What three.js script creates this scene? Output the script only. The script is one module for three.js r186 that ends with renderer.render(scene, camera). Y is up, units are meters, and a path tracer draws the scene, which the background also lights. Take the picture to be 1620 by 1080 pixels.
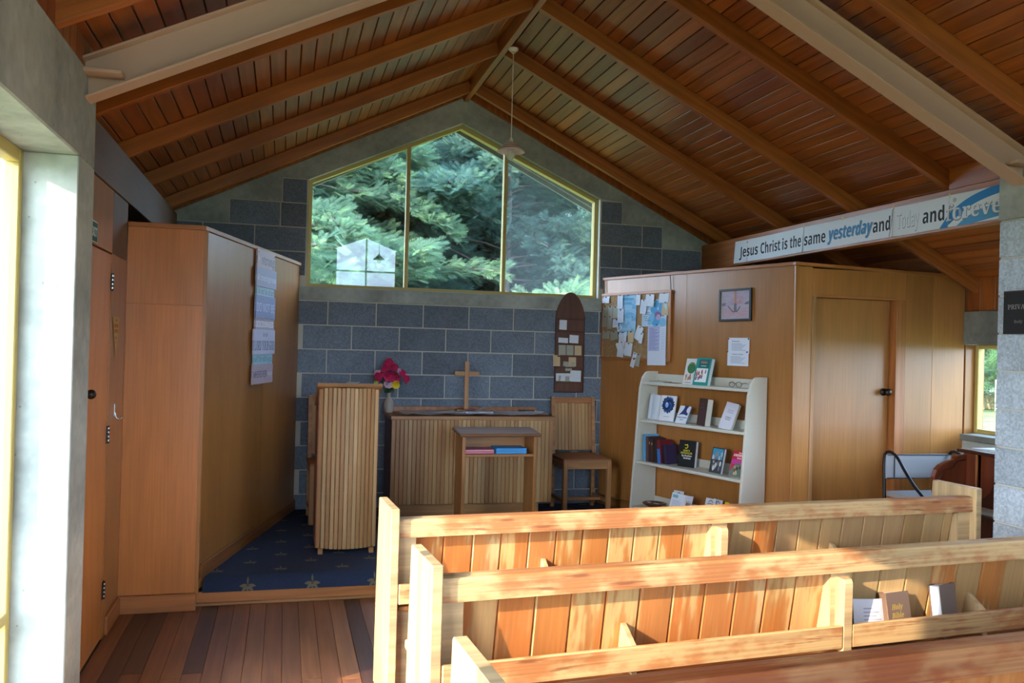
import * as THREE from 'three';
import { mergeGeometries } from 'three/addons/utils/BufferGeometryUtils.js';

// ---------------------------------------------------------------- camera, sky, sun, exposure
const scene = new THREE.Scene();
const camera = new THREE.PerspectiveCamera(43.53, 1.5, 0.05, 200);
camera.rotation.order = 'YXZ';
camera.rotation.set(0.0056, -0.2601, 0.0261);
camera.position.set(-0.3425, 1.55, 7.2625);
const renderer = new THREE.WebGLRenderer({ antialias: true });
renderer.toneMapping = THREE.LinearToneMapping;
renderer.toneMappingExposure = 1.0;
renderer.shadowMap.enabled = true;
const SUN = new THREE.Vector3(-2, 0.88, 1).normalize();
{ // bright hazy sky: pale at the horizon, light blue overhead, a wide glow round the sun
  const W = 256, H = 128, d = new Float32Array(W * H * 4);
  for (let j = 0; j < H; j++) for (let i = 0; i < W; i++) {
    const up = ((j + 0.5) / H - 0.5) * Math.PI, az = ((i + 0.5) / W - 0.5) * 2 * Math.PI, y = Math.sin(up);
    const c = Math.cos(az) * Math.cos(up) * SUN.x + y * SUN.y + Math.sin(az) * Math.cos(up) * SUN.z;
    const t = Math.pow(Math.max(0, y), 0.5), glow = 0.9 * Math.pow(Math.max(0, c), 6), k = (j * W + i) * 4;
    d[k] = 0.70 - 0.30 * t + glow; d[k + 1] = 0.90 - 0.24 * t + glow * 0.98; d[k + 2] = 1.12 - 0.08 * t + glow * 0.92; d[k + 3] = 1;
  }
  const t = new THREE.DataTexture(d, W, H, THREE.RGBAFormat, THREE.FloatType);
  t.mapping = THREE.EquirectangularReflectionMapping; t.magFilter = THREE.LinearFilter; t.needsUpdate = true;
  scene.background = scene.environment = t;
}
scene.backgroundIntensity = scene.environmentIntensity = 13;
const sun = new THREE.DirectionalLight(new THREE.Color(1.0, 0.86, 0.68), 11);
sun.name = 'sun';
sun.position.copy(SUN).multiplyScalar(40).add(new THREE.Vector3(1, 0, 3));
sun.target.position.set(1, 0, 3);
sun.castShadow = true;
sun.shadow.mapSize.set(4096, 4096);
Object.assign(sun.shadow.camera, { left: -22, right: 22, top: 22, bottom: -22, near: 1, far: 90 });
scene.add(sun, sun.target);

// ---------------------------------------------------------------- seeded random, noise
let seed = 20240611;
const rnd = () => { seed = (seed + 0x6d2b79f5) | 0; let t = Math.imul(seed ^ (seed >>> 15), 1 | seed); t = (t + Math.imul(t ^ (t >>> 7), 61 | t)) ^ t; return ((t ^ (t >>> 14)) >>> 0) / 4294967296; };
const rr = (a, b) => a + (b - a) * rnd();
const hash = (x, y, s) => { let h = Math.imul(x, 374761393) ^ Math.imul(y, 668265263) ^ Math.imul(s, 2147483647 - 97); h = Math.imul(h ^ (h >>> 13), 1274126177); return ((h ^ (h >>> 16)) >>> 0) / 4294967296; };
// value noise that repeats after px, py cells
const vn = (x, y, px, py, s) => {
  const xi = Math.floor(x), yi = Math.floor(y), fx = x - xi, fy = y - yi, u = fx * fx * (3 - 2 * fx), v = fy * fy * (3 - 2 * fy);
  const m = (a, n) => ((a % n) + n) % n, x0 = m(xi, px), x1 = m(xi + 1, px), y0 = m(yi, py), y1 = m(yi + 1, py);
  return (hash(x0, y0, s) * (1 - u) + hash(x1, y0, s) * u) * (1 - v) + (hash(x0, y1, s) * (1 - u) + hash(x1, y1, s) * u) * v;
};
const fbm = (u, v, nx, ny, s, oct = 4) => { let a = 0.5, t = 0, w = 0; for (let i = 0; i < oct; i++) { t += a * vn(u * nx, v * ny, nx, ny, s + i * 17); w += a; a *= 0.5; nx *= 2; ny *= 2; } return t / w; };
const clamp = (x, a = 0, b = 1) => Math.min(b, Math.max(a, x));
const sstep = (a, b, x) => { const t = clamp((x - a) / (b - a)); return t * t * (3 - 2 * t); };
const mix3 = (a, b, t) => [a[0] + (b[0] - a[0]) * t, a[1] + (b[1] - a[1]) * t, a[2] + (b[2] - a[2]) * t];
// fn(u, v) -> [r, g, b] in 0..255 sRGB; wm, hm: metres covered
function tex(W, H, wm, hm, fn, srgb = true) {
  const d = new Uint8Array(W * H * 4);
  for (let y = 0; y < H; y++) for (let x = 0; x < W; x++) {
    const c = fn((x + 0.5) / W, (y + 0.5) / H), i = (y * W + x) * 4;
    d[i] = clamp(c[0], 0, 255); d[i + 1] = clamp(c[1], 0, 255); d[i + 2] = clamp(c[2], 0, 255); d[i + 3] = 255;
  }
  const t = new THREE.DataTexture(d, W, H);
  t.wrapS = t.wrapT = THREE.RepeatWrapping; t.magFilter = THREE.LinearFilter; t.minFilter = THREE.LinearMipmapLinearFilter; t.generateMipmaps = true;
  if (srgb) t.colorSpace = THREE.SRGBColorSpace;
  t.repeat.set(1 / wm, 1 / hm); t.needsUpdate = true;
  return t;
}
const g3 = (v) => [v, v, v];
// wood grain, 0..1 along v
const grain = (u, v, s, fine = 96) => {
  const w = fbm(u, v, 3, 2, s) - 0.5;
  const ring = 0.5 + 0.5 * Math.sin((u * 7 + w * 3.2) * 2 * Math.PI);
  const f = vn(u * fine, v * 6, fine, 6, s + 5) * 0.6 + vn(u * fine * 2, v * 10, fine * 2, 10, s + 9) * 0.4;
  return clamp(0.45 * ring + 0.55 * f);
};

const T = {};
T.plank = tex(256, 512, 0.5, 2.0, (u, v) => { const g = grain(u, v, 3), b = fbm(u, v, 3, 4, 31); const k = 0.80 + 0.20 * g + 0.24 * (b - 0.5); return [235 * k, 228 * k, 220 * k]; });
T.ply = tex(512, 512, 1.2, 2.4, (u, v) => {
  const w = fbm(u, v, 2, 2, 41) - 0.5, ring = 0.5 + 0.5 * Math.sin((u * 7 + w * 4 + 0.3 * Math.sin(v * 2 * Math.PI)) * 2 * Math.PI);
  const f = vn(u * 220, v * 12, 220, 12, 43), b = fbm(u, v, 4, 4, 47);
  const k = 0.86 + 0.03 * ring + 0.07 * f + 0.12 * (b - 0.5); return [232 * k, 226 * k, 219 * k];
});
// worn varnish: pale bare wood where it has rubbed off
T.pew = tex(512, 1024, 1.0, 2.0, (u, v) => {
  const w = fbm(u, v, 7, 5, 61, 5), e = fbm(u, v, 30, 14, 67, 4), st = vn(u * 90, v * 9, 90, 9, 71), st2 = vn(u * 200, v * 22, 200, 22, 73);
  const worn = sstep(0.46, 0.66, w + (e - 0.5) * 0.34 + (st - 0.5) * 0.14), g = grain(u, v, 75);
  let c = mix3([202, 130, 72], [226, 184, 128], worn);
  const edge = sstep(0.0, 0.5, worn) * (1 - sstep(0.5, 1, worn));
  c = mix3(c, [150, 84, 44], edge * 0.16);
  const k = 0.9 + 0.12 * g + 0.06 * (st2 - 0.5) + 0.10 * (fbm(u, v, 5, 3, 79) - 0.5);
  return [c[0] * k, c[1] * k, c[2] * k];
});
T.rail = tex(512, 1024, 0.4, 2.4, (u, v) => {
  const w = fbm(u, v, 3, 11, 161, 5), e = fbm(u, v, 20, 56, 167, 4), st = vn(u * 80, v * 10, 80, 10, 171);
  const worn = sstep(0.32, 0.68, w + (e - 0.5) * 0.34 + (st - 0.5) * 0.12), crack = sstep(0.62, 0.78, fbm(u, v, 22, 14, 177, 4)) * sstep(0.5, 0.62, fbm(u, v, 3, 4, 178, 3));
  let c = mix3([198, 128, 76], [224, 182, 126], worn);
  c = mix3(c, [140, 78, 48], crack * 0.7);
  const k = 0.9 + 0.14 * (st - 0.5) + 0.12 * (fbm(u, v, 4, 5, 179) - 0.3);
  return [c[0] * k, c[1] * k, c[2] * k];
});
T.conc = tex(512, 512, 1.5, 1.5, (u, v) => { const a = fbm(u, v, 3, 6, 81, 5), b = fbm(u, v, 40, 40, 85, 3), p = hash(Math.floor(u * 256), Math.floor(v * 256), 87) > 0.9993 ? -0.2 : 0; const k = 0.78 + 0.34 * (a - 0.5) + 0.12 * (b - 0.5) + p; return [240 * k, 240 * k, 232 * k]; });
T.block = tex(512, 512, 0.6, 0.6, (u, v) => { const a = fbm(u, v, 4, 4, 91, 3), b = hash(Math.floor(u * 300), Math.floor(v * 300), 93), c = fbm(u, v, 60, 60, 95, 2); const k = 0.92 + 0.14 * (a - 0.5) + 0.24 * (c - 0.5) + (b > 0.985 ? 0.2 : b < 0.03 ? -0.22 : 0); return g3(225 * k); });
T.blockBump = tex(256, 256, 0.6, 0.6, (u, v) => g3(255 * (0.5 * fbm(u, v, 50, 50, 97, 3) + 0.5 * fbm(u, v, 9, 9, 99, 3))), false);
T.cork = tex(256, 256, 0.3, 0.3, (u, v) => { const a = fbm(u, v, 30, 30, 101, 3), k = 0.8 + 0.26 * (a - 0.5); return [205 * k, 160 * k, 108 * k]; });
T.cloth = tex(128, 128, 0.06, 0.06, (u, v) => { const a = hash(Math.floor(u * 64), Math.floor(v * 64), 103); const k = 0.75 + 0.4 * (a - 0.5); return g3(230 * k); });
T.grass = tex(512, 512, 4, 4, (u, v) => { const a = fbm(u, v, 9, 9, 105, 5), b = fbm(u, v, 90, 90, 107, 2), k = 0.7 + 0.5 * (a - 0.5) + 0.5 * (b - 0.5); return [118 * k + 20 * a, 150 * k, 66 * k]; });
T.carpet = tex(512, 512, 0.37, 0.36, (u, v) => {
  const n = hash(Math.floor(u * 180), Math.floor(v * 180), 111), k = 0.86 + 0.28 * (n - 0.5);
  let c = [42, 54, 80], m = 0;
  for (const [cx, cy] of [[0.25, 0.25], [0.75, 0.75]]) {           // woven sprig: five petals, a stalk and a drop
    const x = (u - cx) / 0.13, y = (v - cy) / 0.16;
    const petal = (a, l, w) => { const px = x * Math.cos(a) + y * Math.sin(a), py = -x * Math.sin(a) + y * Math.cos(a), t = px / l; return t > 0 && t < 1 && Math.abs(py) < w * Math.sin(Math.PI * t) + 0.02; };
    for (const a of [0.1, 0.75, 1.57, 2.39, 3.04]) if (petal(a, a > 1.5 && a < 1.6 ? 0.62 : 0.95, 0.15)) m = 1;
    if (petal(-1.57, 0.95, 0.10)) m = 1;
    if (x * x + y * y < 0.03) m = 2;
  }
  if (m) c = m === 2 ? [104, 86, 60] : [128, 116, 90];
  return [c[0] * k, c[1] * k, c[2] * k];
});

const col = (r, g, b) => new THREE.Color().setRGB(r / 255, g / 255, b / 255, THREE.SRGBColorSpace);
const std = (c, o = {}) => new THREE.MeshStandardMaterial({ color: c, roughness: 0.7, ...o });
const wood = (r, g, b, map = T.plank, rough = 0.42, o = {}) => std(col(r, g, b), { map, roughness: rough, ...o });
const MAT = {
  ply: [wood(212, 144, 76, T.ply, 0.3), wood(200, 138, 74, T.ply, 0.3), wood(216, 150, 82, T.ply, 0.3), wood(238, 152, 78, T.ply, 0.32)],
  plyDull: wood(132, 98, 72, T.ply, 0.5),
  trim: wood(208, 134, 72, T.plank, 0.4),
  ceil: [wood(196, 110, 48, T.plank, 0.36), wood(182, 98, 42, T.plank, 0.36), wood(204, 118, 54, T.plank, 0.36), wood(168, 88, 40, T.plank, 0.38), wood(190, 114, 60, T.plank, 0.36)],
  rafter: [wood(204, 122, 56, T.plank, 0.42), wood(196, 114, 50, T.plank, 0.42)],
  floor: [wood(162, 106, 66, T.plank, 0.42), wood(152, 98, 60, T.plank, 0.42), wood(172, 116, 74, T.plank, 0.42), wood(98, 62, 42, T.plank, 0.42), wood(158, 106, 70, T.plank, 0.44)],
  slat: [wood(226, 178, 116, T.ply, 0.45), wood(216, 164, 104, T.ply, 0.45), wood(232, 188, 130, T.ply, 0.45), wood(206, 150, 92, T.ply, 0.45)],
  oak: wood(206, 150, 94, T.plank, 0.45),
  oakDark: wood(170, 112, 60, T.plank, 0.38),
  kneel: wood(190, 128, 66, T.plank, 0.36),
  kneelTop: wood(142, 98, 62, T.plank, 0.7),
  lectSide: wood(172, 104, 62, T.plank, 0.42),
  pew: [std(0xffffff, { map: T.pew, roughness: 0.42 }), std(col(255, 240, 224), { map: T.pew, roughness: 0.42 }), std(col(248, 246, 232), { map: T.pew, roughness: 0.42 })],
  pewPale: [wood(238, 198, 138, T.ply, 0.42), wood(228, 184, 124, T.ply, 0.42), wood(232, 190, 136, T.ply, 0.42)],
  rail: std(0xffffff, { map: T.rail, roughness: 0.45 }),
  railRed: std(col(214, 176, 160), { map: T.rail, roughness: 0.45 }),
  pewEnd: wood(234, 202, 152, T.plank, 0.45),
  conc: std(col(232, 236, 230), { map: T.conc, roughness: 0.85 }),
  concDark: std(col(172, 174, 168), { map: T.conc, roughness: 0.9 }),
  reveal: std(col(228, 228, 220), { map: T.conc, roughness: 0.8 }),
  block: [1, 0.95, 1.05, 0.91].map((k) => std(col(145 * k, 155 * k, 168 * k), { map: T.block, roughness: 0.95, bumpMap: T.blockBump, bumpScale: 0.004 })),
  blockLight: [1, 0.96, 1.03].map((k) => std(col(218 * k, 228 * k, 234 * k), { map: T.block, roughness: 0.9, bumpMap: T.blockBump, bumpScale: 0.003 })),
  mortar: std(col(196, 192, 178), { roughness: 0.95 }),
  yellow: std(col(196, 172, 98), { roughness: 0.5 }),
  steel: std(col(206, 170, 142), { roughness: 0.55 }),
  white: std(col(218, 220, 224), { roughness: 0.8, side: THREE.DoubleSide }),
  cream: std(col(208, 202, 184), { roughness: 0.5 }),
  card: std(col(206, 178, 136), { roughness: 0.85 }),
  cardGrey: std(col(170, 164, 146), { roughness: 0.85 }),
  black: std(col(22, 22, 24), { roughness: 0.4 }),
  iron: std(col(58, 48, 40), { roughness: 0.4, metalness: 0.8 }),
  chrome: std(col(190, 190, 190), { roughness: 0.25, metalness: 1 }),
  rimu: wood(112, 62, 34, T.plank, 0.4),
  organ: wood(128, 62, 36, T.plank, 0.32),
  organDark: wood(84, 42, 28, T.plank, 0.32),
  carpet: std(0xffffff, { map: T.carpet, roughness: 1 }),
  cork: std(0xffffff, { map: T.cork, roughness: 0.95 }),
  seatBrown: std(col(150, 100, 66), { roughness: 0.65 }),
  greyCloth: std(col(236, 236, 238), { map: T.cloth, roughness: 0.95 }),
  ceramic: std(col(176, 164, 148), { roughness: 0.35 }),
  glass: new THREE.MeshPhysicalMaterial({ color: 0xffffff, roughness: 0, metalness: 0, transmission: 1, thickness: 0, ior: 1.62 }),
  dusty: new THREE.MeshPhysicalMaterial({ color: 0xffffff, roughness: 0.2, metalness: 0, transmission: 1, thickness: 0, ior: 1.5 }),
  bulb: new THREE.MeshPhysicalMaterial({ color: col(245, 245, 240), roughness: 0.35, transmission: 0.75, thickness: 0, ior: 1.5 }),
  lamp: std(col(246, 232, 220), { roughness: 0.3, side: THREE.DoubleSide }),
  lampBand: std(col(160, 100, 74), { roughness: 0.35 }),
  roofing: std(col(120, 120, 118), { roughness: 0.7 }),
  grass: std(0xffffff, { map: T.grass, roughness: 1 }),
};
const pick = (a) => a[Math.floor(rnd() * a.length)];

// ---------------------------------------------------------------- geometry helpers
// chamfered box from corner to corner; uv in metres with v along the grain axis g
function B(x0, x1, y0, y1, z0, z1, g = 'y', ch = 0.002, off = null) {
  const c = Math.min(ch, (x1 - x0) * 0.3, (y1 - y0) * 0.3, (z1 - z0) * 0.3), P = [], N = [], U = [];
  const lo = [x0, y0, z0], hi = [x1, y1, z1], gi = 'xyz'.indexOf(g), o = off ?? [rnd() * 3, rnd() * 5];
  const push = (pts, n) => {
    const ax = n.map(Math.abs).indexOf(Math.max(...n.map(Math.abs))), rest = [0, 1, 2].filter((i) => i !== ax);
    const vi = rest.includes(gi) ? gi : rest[1], ui = rest.find((i) => i !== vi);
    const e1 = pts[1].map((v, i) => v - pts[0][i]), e2 = pts[2].map((v, i) => v - pts[0][i]);
    const cr = [e1[1] * e2[2] - e1[2] * e2[1], e1[2] * e2[0] - e1[0] * e2[2], e1[0] * e2[1] - e1[1] * e2[0]];
    if (cr[0] * n[0] + cr[1] * n[1] + cr[2] * n[2] < 0) pts = [...pts].reverse();
    for (let k = 1; k < pts.length - 1; k++) for (const p of [pts[0], pts[k], pts[k + 1]]) { P.push(...p); N.push(...n); U.push(p[ui] + o[0], p[vi] + o[1]); }
  };
  const at = (s, inset) => [0, 1, 2].map((i) => (s[i] < 0 ? lo[i] + (inset === i ? 0 : c) : hi[i] - (inset === i ? 0 : c)));
  for (let a = 0; a < 3; a++) for (const sa of [-1, 1]) {
    const [b, d] = [(a + 1) % 3, (a + 2) % 3], n = [0, 0, 0]; n[a] = sa;
    push([[-1, -1], [1, -1], [1, 1], [-1, 1]].map(([sb, sd]) => { const s = []; s[a] = sa; s[b] = sb; s[d] = sd; return at(s, a); }), n);
    for (const sb of [-1, 1]) { // edge between faces a and b
      const m = [0, 0, 0]; m[a] = sa * Math.SQRT1_2; m[b] = sb * Math.SQRT1_2;
      const s1 = [], s2 = []; s1[a] = s2[a] = sa; s1[b] = s2[b] = sb; s1[d] = -1; s2[d] = 1;
      push([at(s1, a), at(s2, a), at(s2, b), at(s1, b)], m);
    }
  }
  for (const sx of [-1, 1]) for (const sy of [-1, 1]) for (const sz of [-1, 1]) { const s = [sx, sy, sz], k = 1 / Math.sqrt(3); push([at(s, 0), at(s, 1), at(s, 2)], s.map((v) => v * k)); }
  const geo = new THREE.BufferGeometry();
  geo.setAttribute('position', new THREE.Float32BufferAttribute(P, 3)); geo.setAttribute('normal', new THREE.Float32BufferAttribute(N, 3)); geo.setAttribute('uv', new THREE.Float32BufferAttribute(U, 2));
  return geo;
}
const clean = (g) => { const n = g.index ? g.toNonIndexed() : g; for (const k of Object.keys(n.attributes)) if (!['position', 'normal', 'uv'].includes(k)) n.deleteAttribute(k); return n; };
const M = (...l) => mergeGeometries(l.flat().map(clean));
const mv = (g, x, y, z) => g.translate(x, y, z);
// extruded outline in the xy plane (points), from z0 to z1
function ext(pts, z0, z1, bevel = 0, holes = []) {
  const s = new THREE.Shape(pts.map((p) => new THREE.Vector2(...p)));
  for (const h of holes) s.holes.push(new THREE.Path(h.map((p) => new THREE.Vector2(...p))));
  const g = new THREE.ExtrudeGeometry(s, { depth: z1 - z0 - 2 * bevel, bevelEnabled: bevel > 0, bevelSize: bevel, bevelThickness: bevel, bevelOffset: -bevel, bevelSegments: 1 });
  return g.translate(0, 0, z0 + bevel);
}
const tube = (pts, r, seg = 24, rad = 8) => new THREE.TubeGeometry(new THREE.CatmullRomCurve3(pts.map((p) => new THREE.Vector3(...p))), seg, r, rad, false);
const cyl = (r0, r1, h, n = 16) => new THREE.CylinderGeometry(r1, r0, h, n).translate(0, h / 2, 0);
const lathe = (pts, n = 32) => new THREE.LatheGeometry(pts.map((p) => new THREE.Vector2(...p)), n);

const used = {};
const numbered = (n) => { const k = (used[n] = (used[n] ?? -1) + 1); return k ? `${n}_${String(k).padStart(3, '0')}` : n; };
const Y = new THREE.Vector3(0, 1, 0);
function thing(name, label, category, pos = [0, 0, 0], turn = 0, group, tilt = 0, roll = 0) {
  const o = new THREE.Group(); o.name = numbered(name); o.rotation.order = 'YXZ'; o.position.set(...pos); o.rotation.set(tilt, turn, roll);
  o.userData = { label, category }; if (group) o.userData.group = group;
  scene.add(o); return o;
}
function struct(name, label) { const o = new THREE.Group(); o.name = numbered(name); o.userData = { kind: 'structure', label }; scene.add(o); return o; }
const counts = new WeakMap();
function part(name, geo, mat, parent, label) {
  const c = counts.get(parent) ?? {}; counts.set(parent, c);
  const k = (c[name] = (c[name] ?? -1) + 1);
  const m = new THREE.Mesh(geo, mat); m.name = k ? `${name}_${String(k).padStart(3, '0')}` : name; m.castShadow = m.receiveShadow = true;
  if (label) m.userData.label = label;
  parent.add(m); return m;
}
function copyOf(src, label, pos, turn, group) {
  const o = src.clone(); o.name = numbered(src.name.replace(/_\d{3}$/, '')); o.position.set(...pos); o.rotation.y = turn;
  o.userData = { ...src.userData, label }; if (group) o.userData.group = group;
  scene.add(o); return o;
}
// flat print
function print(w, h, draw, o = {}) {
  const c = document.createElement('canvas'); c.width = w; c.height = h; const x = c.getContext('2d'); draw(x, w, h);
  const t = new THREE.CanvasTexture(c); t.colorSpace = THREE.SRGBColorSpace; t.magFilter = THREE.LinearFilter;
  return std(0xffffff, { map: t, roughness: 0.75, ...o });
}
// thin sheet w x h standing on y = 0, front to +z, uv 0..1 on the front; curl bends it round a vertical axis
function sheet(w, h, t = 0.0008, curl = 0, lift = 0) {
  const g = new THREE.BoxGeometry(w, h, t, 10, 6, 1).translate(0, h / 2, 0), p = g.attributes.position;
  for (let i = 0; i < p.count; i++) { const u = p.getX(i) / w * 2, v = p.getY(i) / h; p.setZ(i, p.getZ(i) + curl * u * u + lift * v * v); }
  g.computeVertexNormals(); return g;
}

// ---------------------------------------------------------------- room constants
const S = 0.487, XR = 1.121, CY = 3.775, RY = 3.674, ANG = Math.atan(S);   // roof slope, ridge line, board and rafter heights at the ridge
const roofY = (x, y0 = CY) => y0 - S * Math.abs(x - XR);
const REAR = 9.0;

// ================================================================ THE SETTING
// floor: tongue-and-groove boards running towards the chancel
{
  const f = struct('floor', 'worn varnished timber board floor of the nave');
  const W = 0.089, geos = {};
  for (let i = 0; i * W < 4.55; i++) {
    const x = -1.204 + i * W; let z = 2.0;
    while (z < REAR) {
      let e = Math.min(REAR, z + (z === 2.0 ? rr(0.9, 3.4) : rr(2.0, 3.6))); if (REAR - e < 0.7) e = REAR;
      part('floor_board', B(x + 0.0006, Math.min(x + W - 0.0006, 3.34), -0.022, 0, z, e - 0.0008, 'z', 0.0018), rnd() < 0.13 ? MAT.floor[3] : pick([MAT.floor[0], MAT.floor[1], MAT.floor[2], MAT.floor[4]]), f);
      z = e;
    }
  }
  part('subfloor', B(-2.4, 4.7, -0.34, -0.023, -0.2, 9.2), MAT.concDark, f);
  part('side_aisle_floor', B(3.34, 4.5, -0.02, 0.16, 0.1, REAR, 'z'), MAT.floor[1], f);
}
{
  const p = struct('platform', 'low raised chancel platform with a timber riser');
  part('deck', ext([[-0.76, -1.92], [-0.22, 0], [2.42, 0], [3.05, -1.92]], 0, 0.146).rotateX(-Math.PI / 2), MAT.floor[1], p);
  part('riser', B(-0.80, 3.3, 0.018, 0.082, 2.0, 2.018, 'x'), MAT.trim, p);
  part('bead', B(-0.80, 3.3, 0, 0.019, 2.0, 2.03, 'x', 0.004), MAT.oak, p);
}
{ // carpet laid over the platform and rolled over its front edge
  const prof = []; for (let i = 0; i <= 14; i++) prof.push([i * 1.93 / 14, 0.16]);
  for (let i = 1; i <= 10; i++) { const a = i / 10 * Math.PI / 2; prof.push([1.945 + 0.082 * Math.sin(a), 0.078 + 0.082 * Math.cos(a)]); }
  const P = [], U = [], I = [], nx = 24; let s = 0;
  prof.forEach(([z, y], j) => {
    if (j) s += Math.hypot(z - prof[j - 1][0], y - prof[j - 1][1]);
    const zz = Math.min(z, 2.0), l = -0.222 - 0.2703 * zz + (j > 14 ? 0.0 : 0), r = Math.min(2.42 + 0.325 * zz, 3.3);
    for (let i = 0; i <= nx; i++) { const x = l + (r - l) * i / nx; P.push(x, y, z); U.push(x + 0.05, s + 0.03); }
    if (j) for (let i = 0; i < nx; i++) { const a = (j - 1) * (nx + 1) + i, b = a + nx + 1; I.push(a, b, a + 1, a + 1, b, b + 1); }
  });
  const g = new THREE.BufferGeometry(); g.setAttribute('position', new THREE.Float32BufferAttribute(P, 3)); g.setAttribute('uv', new THREE.Float32BufferAttribute(U, 2)); g.setIndex(I); g.computeVertexNormals();
  const m = new THREE.Mesh(g, MAT.carpet); m.name = numbered('carpet'); m.userData = { label: 'navy blue patterned carpet covering the chancel platform', category: 'carpet' }; m.receiveShadow = m.castShadow = true; scene.add(m);
}
// back wall: concrete block with cast concrete bands round the gable window
const WIN = [[-0.18, 2.0], [2.385, 2.0], [2.385, 2.9], [1.10, 3.47], [-0.18, 2.89]];
{
  const w = struct('wall_back', 'grey concrete block end wall with cast concrete gable');
  const out = [[-2.35, -0.3], [4.65, -0.3], [4.65, roofY(4.65)], [XR, CY], [-2.35, roofY(-2.35)]];
  part('core', ext(out, -0.19, -0.006, 0, [WIN]), MAT.mortar, w);
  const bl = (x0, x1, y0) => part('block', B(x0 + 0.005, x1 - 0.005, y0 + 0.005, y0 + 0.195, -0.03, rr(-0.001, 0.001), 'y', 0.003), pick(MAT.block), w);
  for (let r = 0; r < 9; r++) for (let k = -2; k < 8; k++) {
    const y0 = 1.685 - 0.2 * r, x = (r % 2 ? 0.2 : 0) + 0.4 * k, x0 = Math.max(x, r % 2 ? -0.2 : -0.24), x1 = Math.min(x + 0.4, 2.46);
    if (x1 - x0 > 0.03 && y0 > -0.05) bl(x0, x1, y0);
  }
  // courses beside the window
  for (const [y0, ...xs] of [[2.085, -1.4, -1.0, -0.6, -0.19], [2.285, -1.2, -1.0, -0.6, -0.19], [2.485, -0.8, -0.4, -0.19], [2.685, -0.39, -0.19], [1.885, -1.2, -0.8, -0.4, -0.26],
    [1.885, 2.46, 2.6, 3.0, 3.4], [2.085, 2.395, 2.8, 3.2, 3.44], [2.285, 2.395, 2.6, 3.0, 3.4], [2.485, 2.395, 2.8, 3.0], [2.685, 2.395, 2.6]])
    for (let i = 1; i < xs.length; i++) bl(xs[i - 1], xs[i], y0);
  part('sill_band', B(-0.26, 2.46, 1.888, 2.0, -0.1, 0.008, 'x', 0.004), MAT.conc, w);
  const hi = (x) => roofY(x, CY + 0.02);
  part('gable_band', ext([[-1.6, hi(-1.6)], [-1.6, 2.487], [-0.8, 2.487], [-0.8, 2.687], [-0.39, 2.687], [-0.39, 2.887], [-0.18, 2.887], [1.10, 3.47], [1.10, hi(XR) - 0.02]], -0.10, 0.001), MAT.conc, w);
  part('gable_band', ext([[1.10, 3.47], [2.385, 2.9], [2.6, 2.887], [2.6, 2.687], [3.0, 2.687], [3.0, 2.487], [3.42, 2.487], [3.42, 2.287], [3.6, 2.287], [3.6, hi(3.6)], [XR, hi(XR) - 0.02], [1.10, hi(1.10) - 0.01]], -0.10, 0.001), MAT.conc, w);
}
// the gable window
{
  const w = struct('window_1', 'five-sided gable window of three panes in a pale yellow frame');
  const inset = (d, b = d) => [[-0.18 + d, 2.0 + b], [2.385 - d, 2.0 + b], [2.385 - d, 2.9 - d * 0.62], [1.10, 3.47 - d * 1.1], [-0.18 + d, 2.89 - d * 0.62]];
  part('window_frame', ext(WIN, -0.135, -0.065, 0, [inset(0.032, 0.03)]), MAT.yellow, w);
  const top = (x) => (x < 1.1 ? 2.89 + (x + 0.18) * 0.453 : 3.47 - (x - 1.1) * 0.4436) - 0.02;
  for (const x of [0.652, 1.515]) part('mullion', B(x - 0.016, x + 0.016, 2.02, top(x), -0.13, -0.068), MAT.yellow, w);
  const xs = [-0.16, 0.652, 1.515, 2.365];
  for (let i = 0; i < 3; i++) {
    const a = xs[i], b = xs[i + 1], pts = [[a, 2.02], [b, 2.02], [b, top(b)], ...(i === 1 ? [[1.1, 3.445]] : []), [a, top(a)]];
    part('pane', new THREE.ShapeGeometry(new THREE.Shape(pts.map((p) => new THREE.Vector2(...p)))).translate(0, 0, -0.1), i === 2 ? MAT.dusty : MAT.glass, w, i === 2 ? 'dusty right-hand pane' : undefined);
  }
}
// left side: cupboard partition in varnished plywood, splayed towards the altar
const LA = Math.atan2(2.09, 0.565), LL = 2.165;   // splayed side runs from (-0.80, 2.09) to (-0.235, 0)
{
  const w = struct('wall_chancel_left', 'varnished plywood cupboard partition left of the chancel');
  const sd = new THREE.Group(); sd.name = 'side_wall'; sd.position.set(-0.80, 0, 2.09); sd.rotation.y = LA; w.add(sd);
  part('panel', B(0, 1.19, 0.1, 2.165, -0.02, 0, 'y', 0.0015), MAT.ply[1], sd);
  part('panel', B(1.192, LL, 0.1, 2.165, -0.02, 0, 'y', 0.0015), MAT.ply[1], sd);
  part('top_trim', B(-0.005, LL, 2.165, 2.192, -0.045, 0.012, 'x', 0.003), MAT.oak, sd);
  part('skirting', B(0.06, LL, 0.16, 0.245, 0, 0.016, 'x', 0.004), MAT.oakDark, sd);
  part('panel', B(-1.204, -0.80, 0.1, 1.735, 2.07, 2.09, 'y', 0.0012), MAT.ply[3], w);
  part('panel', B(-1.204, -0.80, 1.7355, 2.165, 2.07, 2.09, 'y', 0.0012), MAT.ply[3], w);
  part('corner_stop', B(-0.803, -0.78, 0.08, 2.165, 2.062, 2.088), MAT.ply[0], w);
  part('top_trim', B(-1.204, -0.79, 2.165, 2.192, 2.05, 2.104, 'x', 0.003), MAT.trim, w);
  part('lid', ext([[-1.2, -2.06], [-0.83, -2.06], [-0.29, -0.03], [-1.2, -0.03]], 2.15, 2.164).rotateX(-Math.PI / 2), MAT.plyDull, w);
}
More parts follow.
